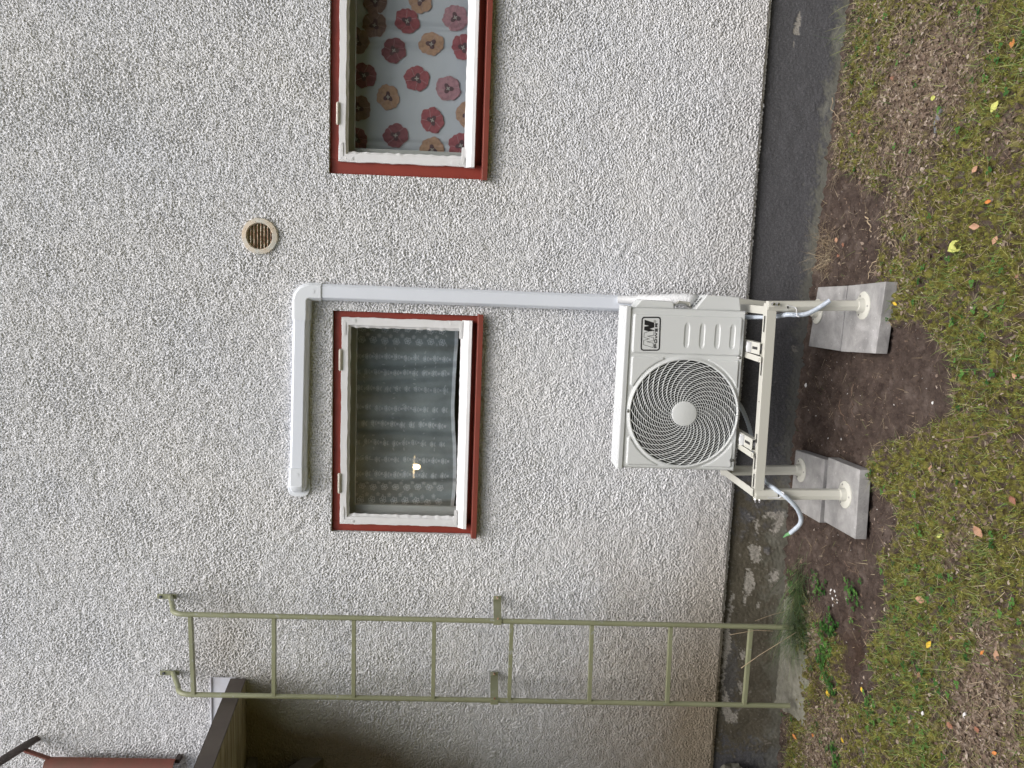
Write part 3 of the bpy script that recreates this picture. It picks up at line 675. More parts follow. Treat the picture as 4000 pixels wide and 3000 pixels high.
fm['heart'] = paint('poppy heart', (.13, .08, .09), .9); fm['stig'] = paint('poppy stigma', (.40, .40, .36), .9); fm['halo'] = paint('poppy pale rim', (.44, .33, .33), .9)
keys = ['red', 'dred', 'pink', 'orange', 'brown', 'heart', 'stig', 'halo']; pr_ = MB()
fl_ = [(590, 190, 'brown'), (890, 160, 'red'), (1330, 130, 'pink'), (1110, 370, 'orange'), (770, 430, 'dred'), (1400, 400, 'red'), (430, 340, 'brown'), (500, 660, 'dred'), (980, 690, 'red'),
       (1265, 780, 'pink'), (720, 860, 'orange'), (450, 960, 'brown'), (1120, 1070, 'red'), (790, 1210, 'dred'), (1120, 1340, 'orange'), (1380, 1300, 'red'), (1440, 1020, 'orange'), (430, 1240, 'dred'), (1010, -30, 'orange'), (600, -20, 'brown'),
       (1300, -160, 'red'), (850, -200, 'pink'), (480, -240, 'dred'), (1080, -380, 'red'), (700, -450, 'orange'), (1350, -480, 'pink')]
for (zx, zy, k) in fl_:
    p = P(1200+zx/2.304, zy/2.304, .15); rr = random.Random(zx*7+zy); ph = rr.uniform(0, 6); npet = rr.choice((4, 5, 5)); n = 60
    a_ = [.066*(.88+.12*abs(math.cos(npet*.5*(2*math.pi*i/n)+ph))**.6)*(1+.035*math.sin(7*i/n*6.28+ph)+.025*math.sin(13*i/n*6.28+2*ph))*(1+rr.uniform(-.018, .018)) for i in range(n)]
    el = rr.uniform(.86, 1.0); er = rr.uniform(0, 3.14)
    def shape(rf, off, key, jit=0):
        pts = []
        for i in range(n):
            t = 2*math.pi*i/n; r = rf(i, t); u, v = r*math.cos(t), r*el*math.sin(t)
            pts.append((p[0]+u*math.cos(er)-v*math.sin(er), p[2]+u*math.sin(er)+v*math.cos(er)))
        pr_.cur = keys.index(key)
        c = (p[0], p[2]); vs = [(c[0], cy1(*c)-off, c[1])]
        for q_ in (.25, .5, .75, 1): vs += [(c[0]+(x-c[0])*q_, cy1(c[0]+(x-c[0])*q_, c[1]+(z-c[1])*q_)-off, c[1]+(z-c[1])*q_) for x, z in pts]
        pr_.add(vs, [(0, 1+i, 1+(i+1) % n) for i in range(n)]+[(1+k_*n+i, 1+k_*n+(i+1) % n, 1+(k_+1)*n+(i+1) % n, 1+(k_+1)*n+i) for k_ in range(3) for i in range(n)])
    shape(lambda i, t: a_[i]+.0022, .0040, 'halo'); shape(lambda i, t: a_[i], .0052, k)
    for q in range(npet):                        # petal seams
        t = (q+.5)*2*math.pi/npet+ph*.0+er*0; 
        t = (math.pi*(2*q+1)/npet)-2*ph/npet
        u0, u1 = .018, .055; dxn, dzn = math.cos(t+er), math.sin(t+er); nxn, nzn = -dzn, dxn; w = .0009
        pr_.cur = keys.index('halo'); vs = []
        for uu in (u0, u0*.7+u1*.3, (u0+u1)/2, u0*.3+u1*.7, u1):
            ox = .003*math.sin(uu*90); 
            for sgn in (-1, 1):
                x = p[0]+dxn*uu+nxn*(w*sgn+ox); z = p[2]+dzn*uu+nzn*(w*sgn+ox); vs.append((x, cy1(x, z)-.0062, z))
        pr_.add(vs, [(2*k_, 2*k_+1, 2*k_+3, 2*k_+2) for k_ in range(4)])
    shape(lambda i, t: .022*(1+.35*math.sin(3*t+ph)), .0068, 'heart'); shape(lambda i, t: .008*(1+.5*math.sin(4*t+ph)), .0076, 'stig')
pr_.build('flower_print', [fm[k] for k in keys], pc, fixn=False)
lp = empty('pendant_lamp', tuple(P(1625, 1823, .75)), 'small lit lamp glowing behind the lace curtain', 'lamp')
c = P(1625, 1823, .75); lb = MB(); lb.lathe(c, [(0.0005, -.026), (.010, -.024), (.016, -.014), (.018, 0), (.015, .013), (.010, .024), (.007, .04)], axis='z', n=20)
lb.build('bulb', 'bulb', lp, smooth=True)
sh = MB(); sh.lathe(c, [(.012, .042), (.03, .046), (.06, .03), (.075, .012), (.073, .011), (.058, .027), (.03, .042)], axis='z', n=28); sh.build('lamp_shade', 'pale', lp, smooth=True)
MB().tube([(c[0], c[1], c[2]+.044), (c[0], c[1], 3.19)], .003, 8).build('cord', 'dark', lp)
ld = bpy.data.lights.new('lamp_glow', 'POINT'); ld.energy = 4.0; ld.color = (1, .62, .3); ld.shadow_soft_size = .03
lo = bpy.data.objects.new('lamp_glow', ld); COL.objects.link(lo); lo.parent = lp; lo.location = (0, -.05, -.02)

# ------------------------------------------------------------------ pipe duct
du = empty('pipe_duct', (-.08, -.03, 1.03), 'white plastic pipe duct running from the heat pump up and across the wall', 'duct')
def duct_prof(w, d): return [(-w/2, 0), (-w/2, -d*.60), (-w/2+.002, -d*.68), (-w/2+.013, -d*.965), (-w/2+.017, -d), (w/2-.017, -d), (w/2-.013, -d*.965), (w/2-.002, -d*.68), (w/2, -d*.60), (w/2, 0)]
vtop, vbot = np.array([-.0805, 2.615]), np.array([-.0825, .93])
hl, hr = np.array([-1.045, 2.681]), np.array([-.16, 2.664])
def run(name, a, b, w, d, mat):
    t = (b-a)/np.linalg.norm(b-a); nrm = np.array([t[1], -t[0]])
    m = MB(); m.prism(duct_prof(w, d), lambda u, v, s: (*(a+(b-a)*s+nrm*u),)[:1]+(v,)+(*(a+(b-a)*s+nrm*u),)[1:], 0, 1)
    return m.build(name, mat, du, smooth=True, angle=25)
run('duct_run', vbot, vtop, .083, .062, 'duct'); run('duct_run', hl, hr, .083, .062, 'duct')
el = MB()                                        # swept elbow
prof = duct_prof(.090, .067); Rb = .008; cen = np.array([-.0805-.045-Rb*.6, 2.664-.045-Rb*.6]); secs = []
def sec(c, nrm): return [(c[0]+nrm[0]*u, v, c[1]+nrm[1]*u) for u, v in prof]
rm_ = .045+Rb*.6
path = [((-.0805, 2.560), (1, 0))]
for i in range(0, 15):
    a = math.pi/2*i/14; path.append(((cen[0]+rm_*math.cos(a), cen[1]+rm_*math.sin(a)), (math.cos(a), math.sin(a))))
path.append(((-.225, 2.664), (0, 1)))
vs = []; fs = []; m_ = len(prof)
for c_, n_ in path: vs += sec(c_, n_)
for i in range(len(path)-1):
    for k in range(m_): fs.append((i*m_+k, i*m_+(k+1) % m_, (i+1)*m_+(k+1) % m_, (i+1)*m_+k))
fs += [tuple(range(m_)), tuple((len(path)-1)*m_+k for k in range(m_))[::-1]]
el.add(vs, fs); el.disc((-.078, -.0672, 2.60), .0105, (0, -1, 0), .0012, 24)
el.build('elbow', 'duct2', du, smooth=True, angle=28)
ec = MB()
prf = duct_prof(.091, .068)
ec.prism(prf, lambda u, v, s: (-.995-s*.085, v, 2.6815+u), 0, 1)
n = 12; vs = []; fs = []
for i in range(n+1):                             # rounded nose
    a = math.pi/2*i/n; k = math.cos(a); xx = -1.080-.055*math.sin(a)
    vs += [(xx, v*(.25+.75*k) if k > 0 else v*.25, 2.6815+u*(.45+.55*k)) for u, v in prf]
for i in range(n):
    for q in range(m_): fs.append((i*m_+q, i*m_+(q+1) % m_, (i+1)*m_+(q+1) % m_, (i+1)*m_+q))
fs.append(tuple(n*m_+q for q in range(m_))[::-1]); ec.add(vs, fs); ec.disc((-1.03, -.0682, 2.678), .0105, (0, -1, 0), .0012, 24)
ec.build('end_cap', 'duct2', du, smooth=True, angle=30)
fz = MB(); pts = []
for i in range(40):
    a = 2*math.pi*i/40; e = lambda v: math.copysign(abs(v)**.7, v); pts.append((-1.105+.058*e(math.cos(a)), 2.681+.058*e(math.sin(a))))
fz.prism(pts, lambda u, v, t: (u, t, v), -.012, .002); fz.build('wall_flange', 'duct2', du, bevel=.003, smooth=True)

# ------------------------------------------------------------------ heat pump
YF = -.54
hp = empty('heat_pump', (-.458, -.4, .548), 'white outdoor heat pump unit with round spiral fan grille and black badge', 'heat pump')
bx = MB(); X0, X1, Z0, Z1, YB = -.829, -.087, .548, 1.07, -.375
bx.add([(X0, YF+.012, Z0), (X0, YB, Z0), (X0, YB, Z1), (X0, YF+.012, Z1)], [(0, 1, 2, 3)]); bx.add([(X1, YF+.012, Z0), (X1, YB, Z0), (X1, YB, Z1), (X1, YF+.012, Z1)], [(3, 2, 1, 0)])
bx.add([(X0, YB, Z0), (X1, YB, Z0), (X1, YB, Z1), (X0, YB, Z1)], [(0, 1, 2, 3)]); bx.add([(X0, YF+.004, Z0+.002), (X1, YF+.004, Z0+.002), (X1, YB, Z0+.002), (X0, YB, Z0+.002)], [(0, 1, 2, 3)])
bx.build('casing', 'unit', hp, fixn=False)
gxx = np.arange(X0, X1+.0001, .002); gxx[-1] = X1; gzz = np.arange(Z0, Z1+.0001, .002); HX, HZ = np.meshgrid(gxx, gzz)
FC = (-.563, .802); FR = .2515
def rrect(x0, x1, z0, z1, r):
    cx_, cz_ = (x0+x1)/2, (z0+z1)/2; qx = np.abs(HX-cx_)-(x1-x0)/2+r; qz = np.abs(HZ-cz_)-(z1-z0)/2+r
    return np.minimum(np.maximum(qx, qz), 0)+np.sqrt(np.maximum(qx, 0)**2+np.maximum(qz, 0)**2)-r
rad = np.sqrt((HX-FC[0])**2+(HZ-FC[1])**2); ht = np.zeros(HX.shape)
ht += .008*sstep(.002, -.0070, rrect(-.293, -.115, .560, 1.058, .012))
for (a, b, c, d) in ((-.444, -.308, .905, 1.056), (-.441, -.311, .562, .706), (-.811, -.680, .905, 1.054), (-.812, -.686, .562, .703)):
    sdv = np.maximum(rrect(a, b, c, d, .01), (FR+.014)-rad)
    if (a, c) == (-.812, .562): pass
    ht += .0066*sstep(.002, -.0055, sdv)
for sx_, sz_ in ((-.299, .560), (-.778, .558)):
    ht -= .0066*sstep(.014, .010, np.sqrt((HX-sx_)**2+(HZ-sz_)**2))*(ht > .001)
for zc in (.812, .742, .672, .603):                # pressed grooves
    t_ = np.clip((HX+.2655)/.12, 0, 1); wv = .0122*np.clip(np.minimum(t_, 1-t_)*5, 0, 1)**.35; inx = (HX > -.266) & (HX < -.145)
    ht -= .0038*sstep(.0005, -.0035, np.abs(HZ-zc)-wv)*inx*np.clip(np.minimum(t_, 1-t_)*7, 0, 1)
ht += .005*np.exp(-((rad-FR-.004)/.006)**2)
ex = np.minimum(HX-X0, X1-HX); ht -= .014*(1-np.sqrt(np.clip(1-(1-np.clip(ex/.014, 0, 1))**2, 0, 1)))
ez = HZ-Z0; ht -= .005*(1-np.sqrt(np.clip(1-(1-np.clip(ez/.005, 0, 1))**2, 0, 1)))
rc = np.sqrt(((HX[:-1, :-1]+.001)-FC[0])**2+((HZ[:-1, :-1]+.001)-FC[1])**2)
me = grid_mesh('front_panel', HX-ORG['heat_pump'][0], YF-ht-ORG['heat_pump'][1], HZ-ORG['heat_pump'][2], keep=rc > FR-.004); me.materials.append(MT['unit']); link('front_panel', me, hp)
li = MB()
prf = [(YF-.006, 1.0705), (YF-.007, 1.091), (YF-.003, 1.097)]
for k in range(4):
    y = YF+.012+k*.038; prf += [(y, 1.0970), (y+.005, 1.1005), (y+.012, 1.1005), (y+.017, 1.0970)]
prf += [(YB+.004, 1.097), (YB+.006, 1.0705)]
li.prism(prf, lambda u, v, t: (t, u, v), X0-.004, X1+.004); li.build('lid', 'lid', hp, bevel=.0025, smooth=True, angle=20)
rg = MB(); rg.lathe((FC[0], YF, FC[1]), [(FR-.006, .03), (FR-.0075, .0), (FR-.006, -.007), (FR-.001, -.0095), (FR+.004, -.007), (FR+.006, .001)], n=128)
gr = rg.build('grille', 'unit', hp, smooth=True)
RI = FR-.006
def gy_(r): return YF-.004-.013*math.cos(min(1, r/RI)*math.pi/2)
wr = MB(); nr = 19; rr0 = .064
for k in range(nr):
    r = rr0+(RI-.010-rr0)*k/(nr-1); wr.lathe((FC[0], gy_(r)+.0045, FC[1]), [(r-.0014, -.0010), (r+.0014, -.0010), (r+.0014, .0014), (r-.0014, .0014), (r-.0014, -.0010)], n=96)
for k in range(32):
    a0 = 2*math.pi*k/32+.05; pth = []
    for i in range(22):
        t = i/21; r = .054+(RI+.002-.054)*t; a = a0-t*R(74); pth.append((FC[0]+r*math.cos(a), gy_(r)-.001, FC[1]+r*math.sin(a)))
    wr.tube(pth, [.0014+.0009*(i/21) for i in range(22)], 5)
wr.build('grille_wires', 'unit', gr)
hb = MB(); hb.lathe((FC[0], YF, FC[1]), [(.0005, -.0215), (.05, -.021), (.0565, -.019), (.0585, -.015), (.0585, -.008)], n=72); hb.build('grille_hub', 'unit', gr, smooth=True)
cv = MB(); cv.lathe((FC[0], YF, FC[1]), [(RI, .004), (RI-.004, .05), (RI-.002, .14)], n=96); cv.build('fan_shroud', 'dark', hp, smooth=True, fixn=False)
co = MB(); co.disc((FC[0], YF+.145, FC[1]), RI, (0, 1, 0), .003, 64)
co.build('coil', 'coil', hp)
fb = MB(); fb.lathe((FC[0], YF+.05, FC[1]), [(.001, -.02), (.05, -.018), (.055, -.01), (.055, .05)], n=40)
for k in range(3):
    a0 = 2*math.pi*k/3+1.2; vs = []; fs = []; na, nr_ = 16, 10
    for i in range(nr_):
        r = .054+(.225-.054)*i/(nr_-1)
        for j in range(na):
            a = a0-.35*(i/(nr_-1))+(.95+.35*i/(nr_-1))*j/(na-1); vs.append((FC[0]+r*math.cos(a), YF+.045+.055*j/(na-1)+.01*math.sin(j*.4), FC[1]+r*math.sin(a)))
    fs = [(i*na+j, i*na+j+1, (i+1)*na+j+1, (i+1)*na+j) for i in range(nr_-1) for j in range(na-1)]; fb.add(vs, fs)
fb.build('fan', 'blade', hp, smooth=True, fixn=False)
for (x, z, yy) in ((-.299, .560, YF), (-.778, .558, YF), (-.560, 1.058, YF-.008), (-.561, .548, YF-.008)):
    s1 = MB(); s1.lathe((x, yy, z), [(.0004, -.0048), (.0028, -.0042), (.0044, -.002), (.0048, 0)], n=18); s1.lathe((x, yy, z), [(.0048, -.0004), (.0075, -.0012), (.0085, 0)], n=18); s1.build('screw', 'steel', hp, smooth=True)
# badge
bg_ = MB(); YL = YF-.0088
def L(zx, zy, t=YL): return tuple(P(2490+zx/10.7, 1225+zy/10.7, t))
def poly(pts): bg_.add([L(*p) for p in pts], [tuple(range(len(pts)))])
def stroke(pts, w, closed=False):
    n = len(pts)
    for i in range(n if closed else n-1):
        a, b = np.array(pts[i], float), np.array(pts[(i+1) % n], float); d = (b-a)/(np.linalg.norm(b-a)+1e-9); nn = np.array([-d[1], d[0]])*w/2; e = d*w*.28
        bg_.add([L(*(a-e-nn)), L(*(b+e-nn)), L(*(b+e+nn)), L(*(a-e+nn))], [(0, 1, 2, 3)])
outer = []; inner = []
def rr_pts(x0, x1, y0, y1, r):
    o = []
    for (cx_, cy_, a0) in ((x1-r, y0+r, -90), (x1-r, y1-r, 0), (x0+r, y1-r, 90), (x0+r, y0+r, 180)):
        for k in range(9): a = R(a0+k*90/8); o.append((cx_+r*math.cos(a), cy_+r*math.sin(a)))
    return [(x-(y-130)*48/1425, y) for x, y in o]
o_, i_ = rr_pts(175, 985, 130, 1555, 128), rr_pts(225, 932, 184, 1502, 84); m2 = len(o_)
bg_.add([L(*p) for p in o_]+[L(*p) for p in i_], [(i, (i+1) % m2, m2+(i+1) % m2, m2+i) for i in range(m2)])
W_ = [(300, 258), (700, 378), (700, 580), (510, 632), (695, 690), (690, 712), (480, 747), (275, 690), (285, 545), (490, 512), (292, 465)]
bmv = [L(*p) for p in W_]
import mathutils.geometry as mg
tri = mg.tessellate_polygon([[Vector((p[0], p[1], 0)) for p in W_]]); bg_.add(bmv, [tuple(t) for t in tri])
stroke([(690, 712), (680, 900), (410, 942), (675, 1005), (665, 1135), (390, 1175), (665, 1235), (655, 1420), (250, 1300), (262, 1115), (490, 1058), (268, 990), (280, 805), (480, 747)], 15)
def letter(zy0, zy1, zx0, zx1, strokes, w=34):   # zy0 left edge, zy1 right edge, zx0 base, zx1 top
    w2 = w/2
    for st in strokes: stroke([((zx0-w2)+((zx1+w2)-(zx0-w2))*v, (zy0-w2)+((zy1+w2)-(zy0-w2))*u) for u, v in st], w)
letter(1440, 1270, 808, 690, [[(0, 0), (0, 1), (.85, 1), (1, .82), (1, .55), (.85, .38), (0, .38)]])
letter(1238, 1070, 820, 702, [[(.12, 0), (0, .15), (0, .85), (.12, 1), (.88, 1), (1, .85), (1, .15), (.88, 0), (.12, 0)]])
letter(1045, 785, 832, 714, [[(0, 1), (.22, 0), (.5, .95), (.78, 0), (1, 1)]], 30)
letter(755, 608, 845, 727, [[(1, 0), (.0, 0), (0, 1), (1, 1)], [(0, .5), (.9, .5)]], 30)
letter(572, 402, 856, 737, [[(0, 0), (0, 1), (.85, 1), (1, .85), (1, .6), (.85, .45), (0, .45)], [(.6, .45), (1, 0)]], 32)
stroke([(728+46*math.cos(R(a)), 322+46*math.sin(R(a))) for a in range(0, 361, 20)], 10)
stroke([(750, 340), (708, 340), (708, 312), (728, 308), (730, 338)], 8); stroke([(730, 318), (750, 302)], 8)
bg_.build('badge', 'black', hp, fixn=False)
# covers on the side, wrapped pipes
cvx = MB()
def side_cover(z0, z1, depth, y0, y1, slope0, slope1):
    # outline in (z, x) : bulges out of the right side
    pts = [(z1, X1-.002), (z1-slope1, X1+depth), (z0+slope0, X1+depth-.003), (z0, X1-.002)]
    mb = MB(); mb.prism(pts, lambda u, v, t: (v, t, u), y0, y1); return mb
side_cover(.868, 1.048, .034, -.51, -.38, .006, .028).build('handle_cover', 'unit', hp, bevel=.004, seg=3, smooth=True)
side_cover(.560, .772, .066, -.51, -.38, .012, .050).build('valve_cover', 'unit', hp, bevel=.004, seg=3, smooth=True)
lbx = MB(); a, b = np.array((X1+.004, .772)), np.array((X1+.063, .7235))
for j in range(3):
    for k in range(5):
        if random.random() < .8:
            t0, t1 = .12+.16*k, .12+.16*k+random.uniform(.06, .13); y0 = -.475+.05*j; p0 = a+(b-a)*t0; p1 = a+(b-a)*t1; lbx.add([(p0[0]+.0009, y0, p0[1]+.0012), (p1[0]+.0009, y0, p1[1]+.0012), (p1[0]+.0009, y0+.022, p1[1]+.0012), (p0[0]+.0009, y0+.022, p0[1]+.0012)], [(0, 1, 2, 3)])
lbx.build('cover_label', 'black', hp, fixn=False)
tp = MB(); pth = [(-.060, -.10, .95), (-.058, -.18, .88), (-.050, -.27, .82), (-.046, -.36, .78), (-.052, -.42, .745)]
pth = [Vector(p) for p in pth]; pp = []
for i in range(len(pth)-1):
    for k in range(10): pp.append(pth[i].lerp(pth[i+1], k/10))
tp.tube(pp, [.026+.0028*(k % 3)+random.uniform(-.002, .002) for k in range(len(pp))], 14)
tp.tube([(-.062, -.06, 1.05), (-.06, -.10, .95), (-.062, -.17, .87)], [.02, .024, .026], 12)
tpo = tp.build('pipe_wrap', 'tape', hp, smooth=True, angle=60)
cb = MB()
for k in range(3):
    cb.tube([(X1+.004+.008*k, -.40-.03*k, .865-.01*k), (X1+.020+.006*k, -.41-.03*k, .84), (X1+.026, -.42-.02*k, .81-.012*k), (X1+.018, -.42-.02*k, .785), (X1+.004, -.41, .765)], .0045, 8)
cb.build('cable', 'stand', hp, smooth=True)
MB().box(-.116, -.048, -.05, -.014, .93, .96).build('duct_mouth', 'dark', hp)

# ------------------------------------------------------------------ stand
st = empty('stand', (-.47, -.46, .10), 'cream metal four legged stand carrying the heat pump', 'stand')
def leg(top, bot, sgn, face):
    mb = MB(); pf = [(-.0225, .020*face), (-.0225, -.004*face), (-.020, -.010*face), (-.002*sgn, -.021*face), (.020, -.016*face), (.0225, -.008*face), (.0225, .020*face)]
    top, bot = np.array(top), np.array(bot)
    mb.prism([(u*sgn, v) for u, v in pf], lambda u, v, t: tuple(bot+(top-bot)*t+np.array([u, v, 0])), 0, 1)
    l = mb.build('leg', 'stand', st, bevel=.0015)
    ft = MB(); c = (bot[0], bot[1], bot[2]); ft.lathe((c[0], c[1], PV), [(.0005, .006), (.056, .006), (.0605, .004), (.061, .0)], axis='z', n=48)
    ft.tube([(c[0], c[1], PV+.004), (c[0], c[1], PV+.03)], [.031, .026], 20)
    ft.build('foot_plate', 'stand', l, smooth=True, angle=30)
    for a in (30, 150, 270): MB().disc((c[0]+.047*math.cos(R(a)), c[1]+.047*math.sin(R(a)), PV+.0055), .0045, (0, 0, 1), .003, 8).build('bolt', 'steel', l)
    return l
PV = .100
legs = [leg((-.058, -.70, .512), (-.040, -.722, .107), 1, 1), leg((-.893, -.70, .500), (-.877, -.722, .107), -1, 1), leg((-.905, -.225, .500), (-.886, -.235, .107), -1, 1), leg((-.054, -.225, .500), (-.082, -.262, .107), 1, 1)]
fbm = MB()
def angle_beam(a, b, h, dep, up=(0, 0, 1)):
    m = MB(); a, b = Vector(a), Vector(b); m.bar(a+Vector((0, .0015, -h/2)), b+Vector((0, .0015, -h/2)), .003, h); m.bar(a+Vector((0, dep/2, -.0015)), b+Vector((0, dep/2, -.0015)), dep, .003); return m
angle_beam((-.906, -.712, .505), (-.046, -.712, .515), .042, .046).build('front_beam', 'stand', st, bevel=.002)
angle_beam((-.906, -.235, .505), (-.046, -.235, .508), .042, .040).build('rear_beam', 'stand', st, bevel=.002)
for x, x2 in ((-.060, -.060), (-.900, -.912)):
    m = MB(); m.bar((x, -.712, .490), (x2, -.225, .488), .003, .045); m.bar((x+(.017 if x < -.5 else -.017), -.712, .512), (x2+(.017 if x < -.5 else -.017), -.225, .510), .034, .003); m.build('side_rail', 'stand', st, bevel=.0012)
for (xa, xb) in ((-.10, -.17), (-.30, -.36), (-.62, -.66), (-.72, -.78), (-.80, -.86), (-.475, -.477)): MB().box(xb, xa, -.700, -.694, .5075+.01*(xa+.9)/.86, .5092+.01*(xa+.9)/.86).build('beam_slot', 'dark', st)
for xc in (-.245, -.672):
    m = MB(); m.box(xc-.026, xc+.026, -.690, -.20, .524, .527).box(xc+.023, xc+.026, -.690, -.20, .500, .5238).box(xc-.026, xc-.023, -.690, -.20, .500, .5238)
    r_ = m.build('cross_rail', 'stand', st, bevel=.001)
    MB().box(xc-.006, xc+.006, -.665, -.60, .5272, .5277).build('slot', 'dark', r_)
    e = MB(); e.bar((xc-.046, -.704, .521), (xc-.040, -.50, .530), .026, .004); e.disc((xc-.046, -.690, .523), .008, (0, 0, 1), .005, 8); e.build('rail_arm', 'stand', r_, bevel=.001)
    e = MB(); e.box(xc-.022, xc+.022, -.590, -.54, .5275, .534).box(xc-.022, xc+.022, -.592, -.586, .534, .548); e.disc((xc, -.565, .534), .010, (0, 0, 1), .008, 6); e.build('clamp', 'tie', r_, bevel=.0012)
    e = MB(); e.disc((xc, -.668, .505), .014, (0, 0, 1), .018, 18); e.build('rubber_mount', 'rubber', r_)
for (x, y, sx) in ((-.046, -.722, 1), (-.902, -.722, -1)):
    for dz in (.498, .478):
        e = MB()
        if sx > 0: e.tube([(x-.002, y-.004, dz), (x-.002, y-.016, dz)], .0065, 10); e.tube([(x-.002, y-.014, dz), (x-.002, y-.021, dz)], [.0085, .005], 8)
        else: e.tube([(x-.004, y+.014, dz), (x-.026, y+.012, dz)], .0045, 8); e.tube([(x-.008, y+.014, dz), (x-.014, y+.014, dz)], .008, 6)
        e.build('bolt', 'steel', st, smooth=True)
MB().box(-.064, -.050, -.7265, -.722, .428, .433).build('leg_slot', 'dark', st); MB().box(-.9, -.882, -.7265, -.722, .40, .405).build('leg_slot', 'dark', st)

# ------------------------------------------------------------------ hoses
def spline(pts, n=14):
    pts = [Vector(p) for p in pts]; pts = [pts[0]*2-pts[1]]+pts+[pts[-1]*2-pts[-2]]; o = []
    for i in range(1, len(pts)-2):
        for k in range(n):
            t = k/n; a, b, c, d = pts[i-1:i+3]
            o.append(.5*((2*b)+(c-a)*t+(2*a-5*b+4*c-d)*t*t+(3*b-a-3*c+d)*t**3))
    o.append(pts[-2]); return o
def hose(pts, r, label, origin, tie):
    h = empty('drain_hose', origin, label, 'hose', 'corrugated drain hoses')
    sp = spline(pts, 40); m = MB(); m.tube(sp, [r*(1+.07*(1 if (k//2) % 2 else -1)) for k in range(len(sp))], 14, cap=False)
    m.build('tube', 'hose', h, smooth=True, angle=80)
    return h, sp
a1 = tuple(P(3110, 1229, -.735)); 
hR, spR = hose([(-.12, -.40, .545), (-.115, -.48, .51), (-.105, -.60, .44), tuple(P(3075, 1229, -.715)), tuple(P(3110, 1230, -.735)), tuple(P(3150, 1226, -.748)), tuple(P(3195, 1205, -.755)), tuple(P(3242, 1174, -.765))], .0098,
     'short ribbed white drain hose tied to the front leg on the badge side', tuple(P(3160, 1220, -.74)), None)
hL, spL = hose([(-.50, -.40, .545), tuple(P(2895, 1590, -.36)), tuple(P(2930, 1680, -.36)), (-.76, -.45, .425), tuple(P(2985, 1872, -.62)), tuple(P(3030, 1912, -.715)), tuple(P(3066, 1938, -.745)), tuple(P(3105, 1975, -.74)),
      tuple(P(3127, 2015, -.70)), tuple(P(3124, 2048, -.66)), tuple(P(3088, 2082, -.60))], .0098, 'long ribbed drain hose curving down from under the fan side of the heat pump', tuple(P(3066, 1938, -.74)), None)
t = MB(); c = Vector(P(3113, 1222, -.74)); t.tube(spline([P(3075, 1193, -.727), P(3108, 1203, -.727), P(3112, 1225, -.752), P(3116, 1236, -.74)], 6), .0022, 6); t.tube([P(3113, 1234, -.745), P(3121, 1237, -.76)], .0025, 6); t.build('cable_tie', 'tie', hR, smooth=True)
t = MB(); t.tube(spline([P(3000, 1945, -.727), P(3042, 1944, -.727), P(3062, 1928, -.758), P(3052, 1920, -.75)], 6), .0022, 6); t.build('cable_tie', 'tie', hL, smooth=True)
t = MB(); e0 = Vector(P(3086, 2083, -.60)); t.tube([e0, Vector(P(3070, 2090, -.59)), Vector(P(3058, 2100, -.57))], [.009, .007, .001], 8, flat=.5); t.build('green_tape', 'green', hL)

# ------------------------------------------------------------------ paving slabs
def slab(quad, top, th, label):
    c = np.mean([G(*p, top) for p in quad], 0); q = [G(*p, top) for p in quad]; m = MB()
    m.hexa([(p[0], p[1], top-th) for p in q]+[(p[0], p[1], top) for p in q])
    o = m.build('paving_slab', 'paver', None, bevel=.003, origin=(c[0], c[1], top-th)); tag(o, label, 'paving slab', 'concrete slabs under the stand legs')
slab([(3235, 1786), (3358, 1835), (3339.5, 2106), (3217, 2036)], PV, .052, 'nearer concrete slab under the front leg on the fan side')
slab([(3108, 1757), (3222, 1795), (3200, 2042), (3086, 1976)], PV, .052, 'rear concrete slab beside the plinth under the back leg on the fan side')
slab([(3312, 1116), (3460, 1100), (3419, 1381), (3283, 1373)], PV+.001, .052, 'nearer concrete slab under the front leg on the badge side')
slab([(3195, 1122), (3308, 1116), (3279.5, 1371), (3158, 1352)], PV-.002, .05, 'rear concrete slab with dark specks under the back leg on the badge side')

# ------------------------------------------------------------------ ladder
la = empty('wall_ladder', (-1.95, -.23, .05), 'sage green steel ladder fixed to the wall beside the canopy', 'ladder')
YL_ = -.23
railR = (np.array([-1.728, YL_, .068]), np.array([-1.729, YL_, 3.205])); railL = (np.array([-2.166, YL_, .048]), np.array([-2.163, YL_, 3.185]))
for (b, t_), wallz in ((railR, 3.358), (railL, 3.352)):
    up = Vector((0, 0, 1)); p = [Vector(b), Vector(b)+(Vector(t_)-Vector(b))*.5, Vector(t_)]
    tz = wallz-.012
    for k in range(1, 9):
        a = R(90*k/8*.86); p.append(Vector((t_[0], YL_+.085*(1-math.cos(a)), t_[2]+.085*math.sin(a))))
    p.append(Vector((t_[0], -.02, wallz))); 
    m = MB(); m.tube(p, .0132, 14); r_ = m.build('rail', 'ladder', la, smooth=True, angle=60)
    m = MB(); m.box(t_[0]-.013, t_[0]+.013, -.019, -.014, wallz-.03, wallz+.072); m.build('wall_plate', 'ladder', r_, bevel=.001)
    MB().disc((t_[0]-.001, -.019, wallz+.052), .0075, (0, -1, 0), .006, 6).build('bolt', 'bolt', r_)
for (zr, zl) in ((3.179, 3.169), (2.758, 2.760), (2.353, 2.351), (1.943, 1.940), (1.545, 1.543), (1.129, 1.122), (.718, .710), (.297, .299)):
    m = MB(); m.bar((-2.157, YL_-.002, zl-.006), (-1.738, YL_-.002, zr-.006), .026, .0195)
    m.build('rung', 'ladder', la, bevel=.001)
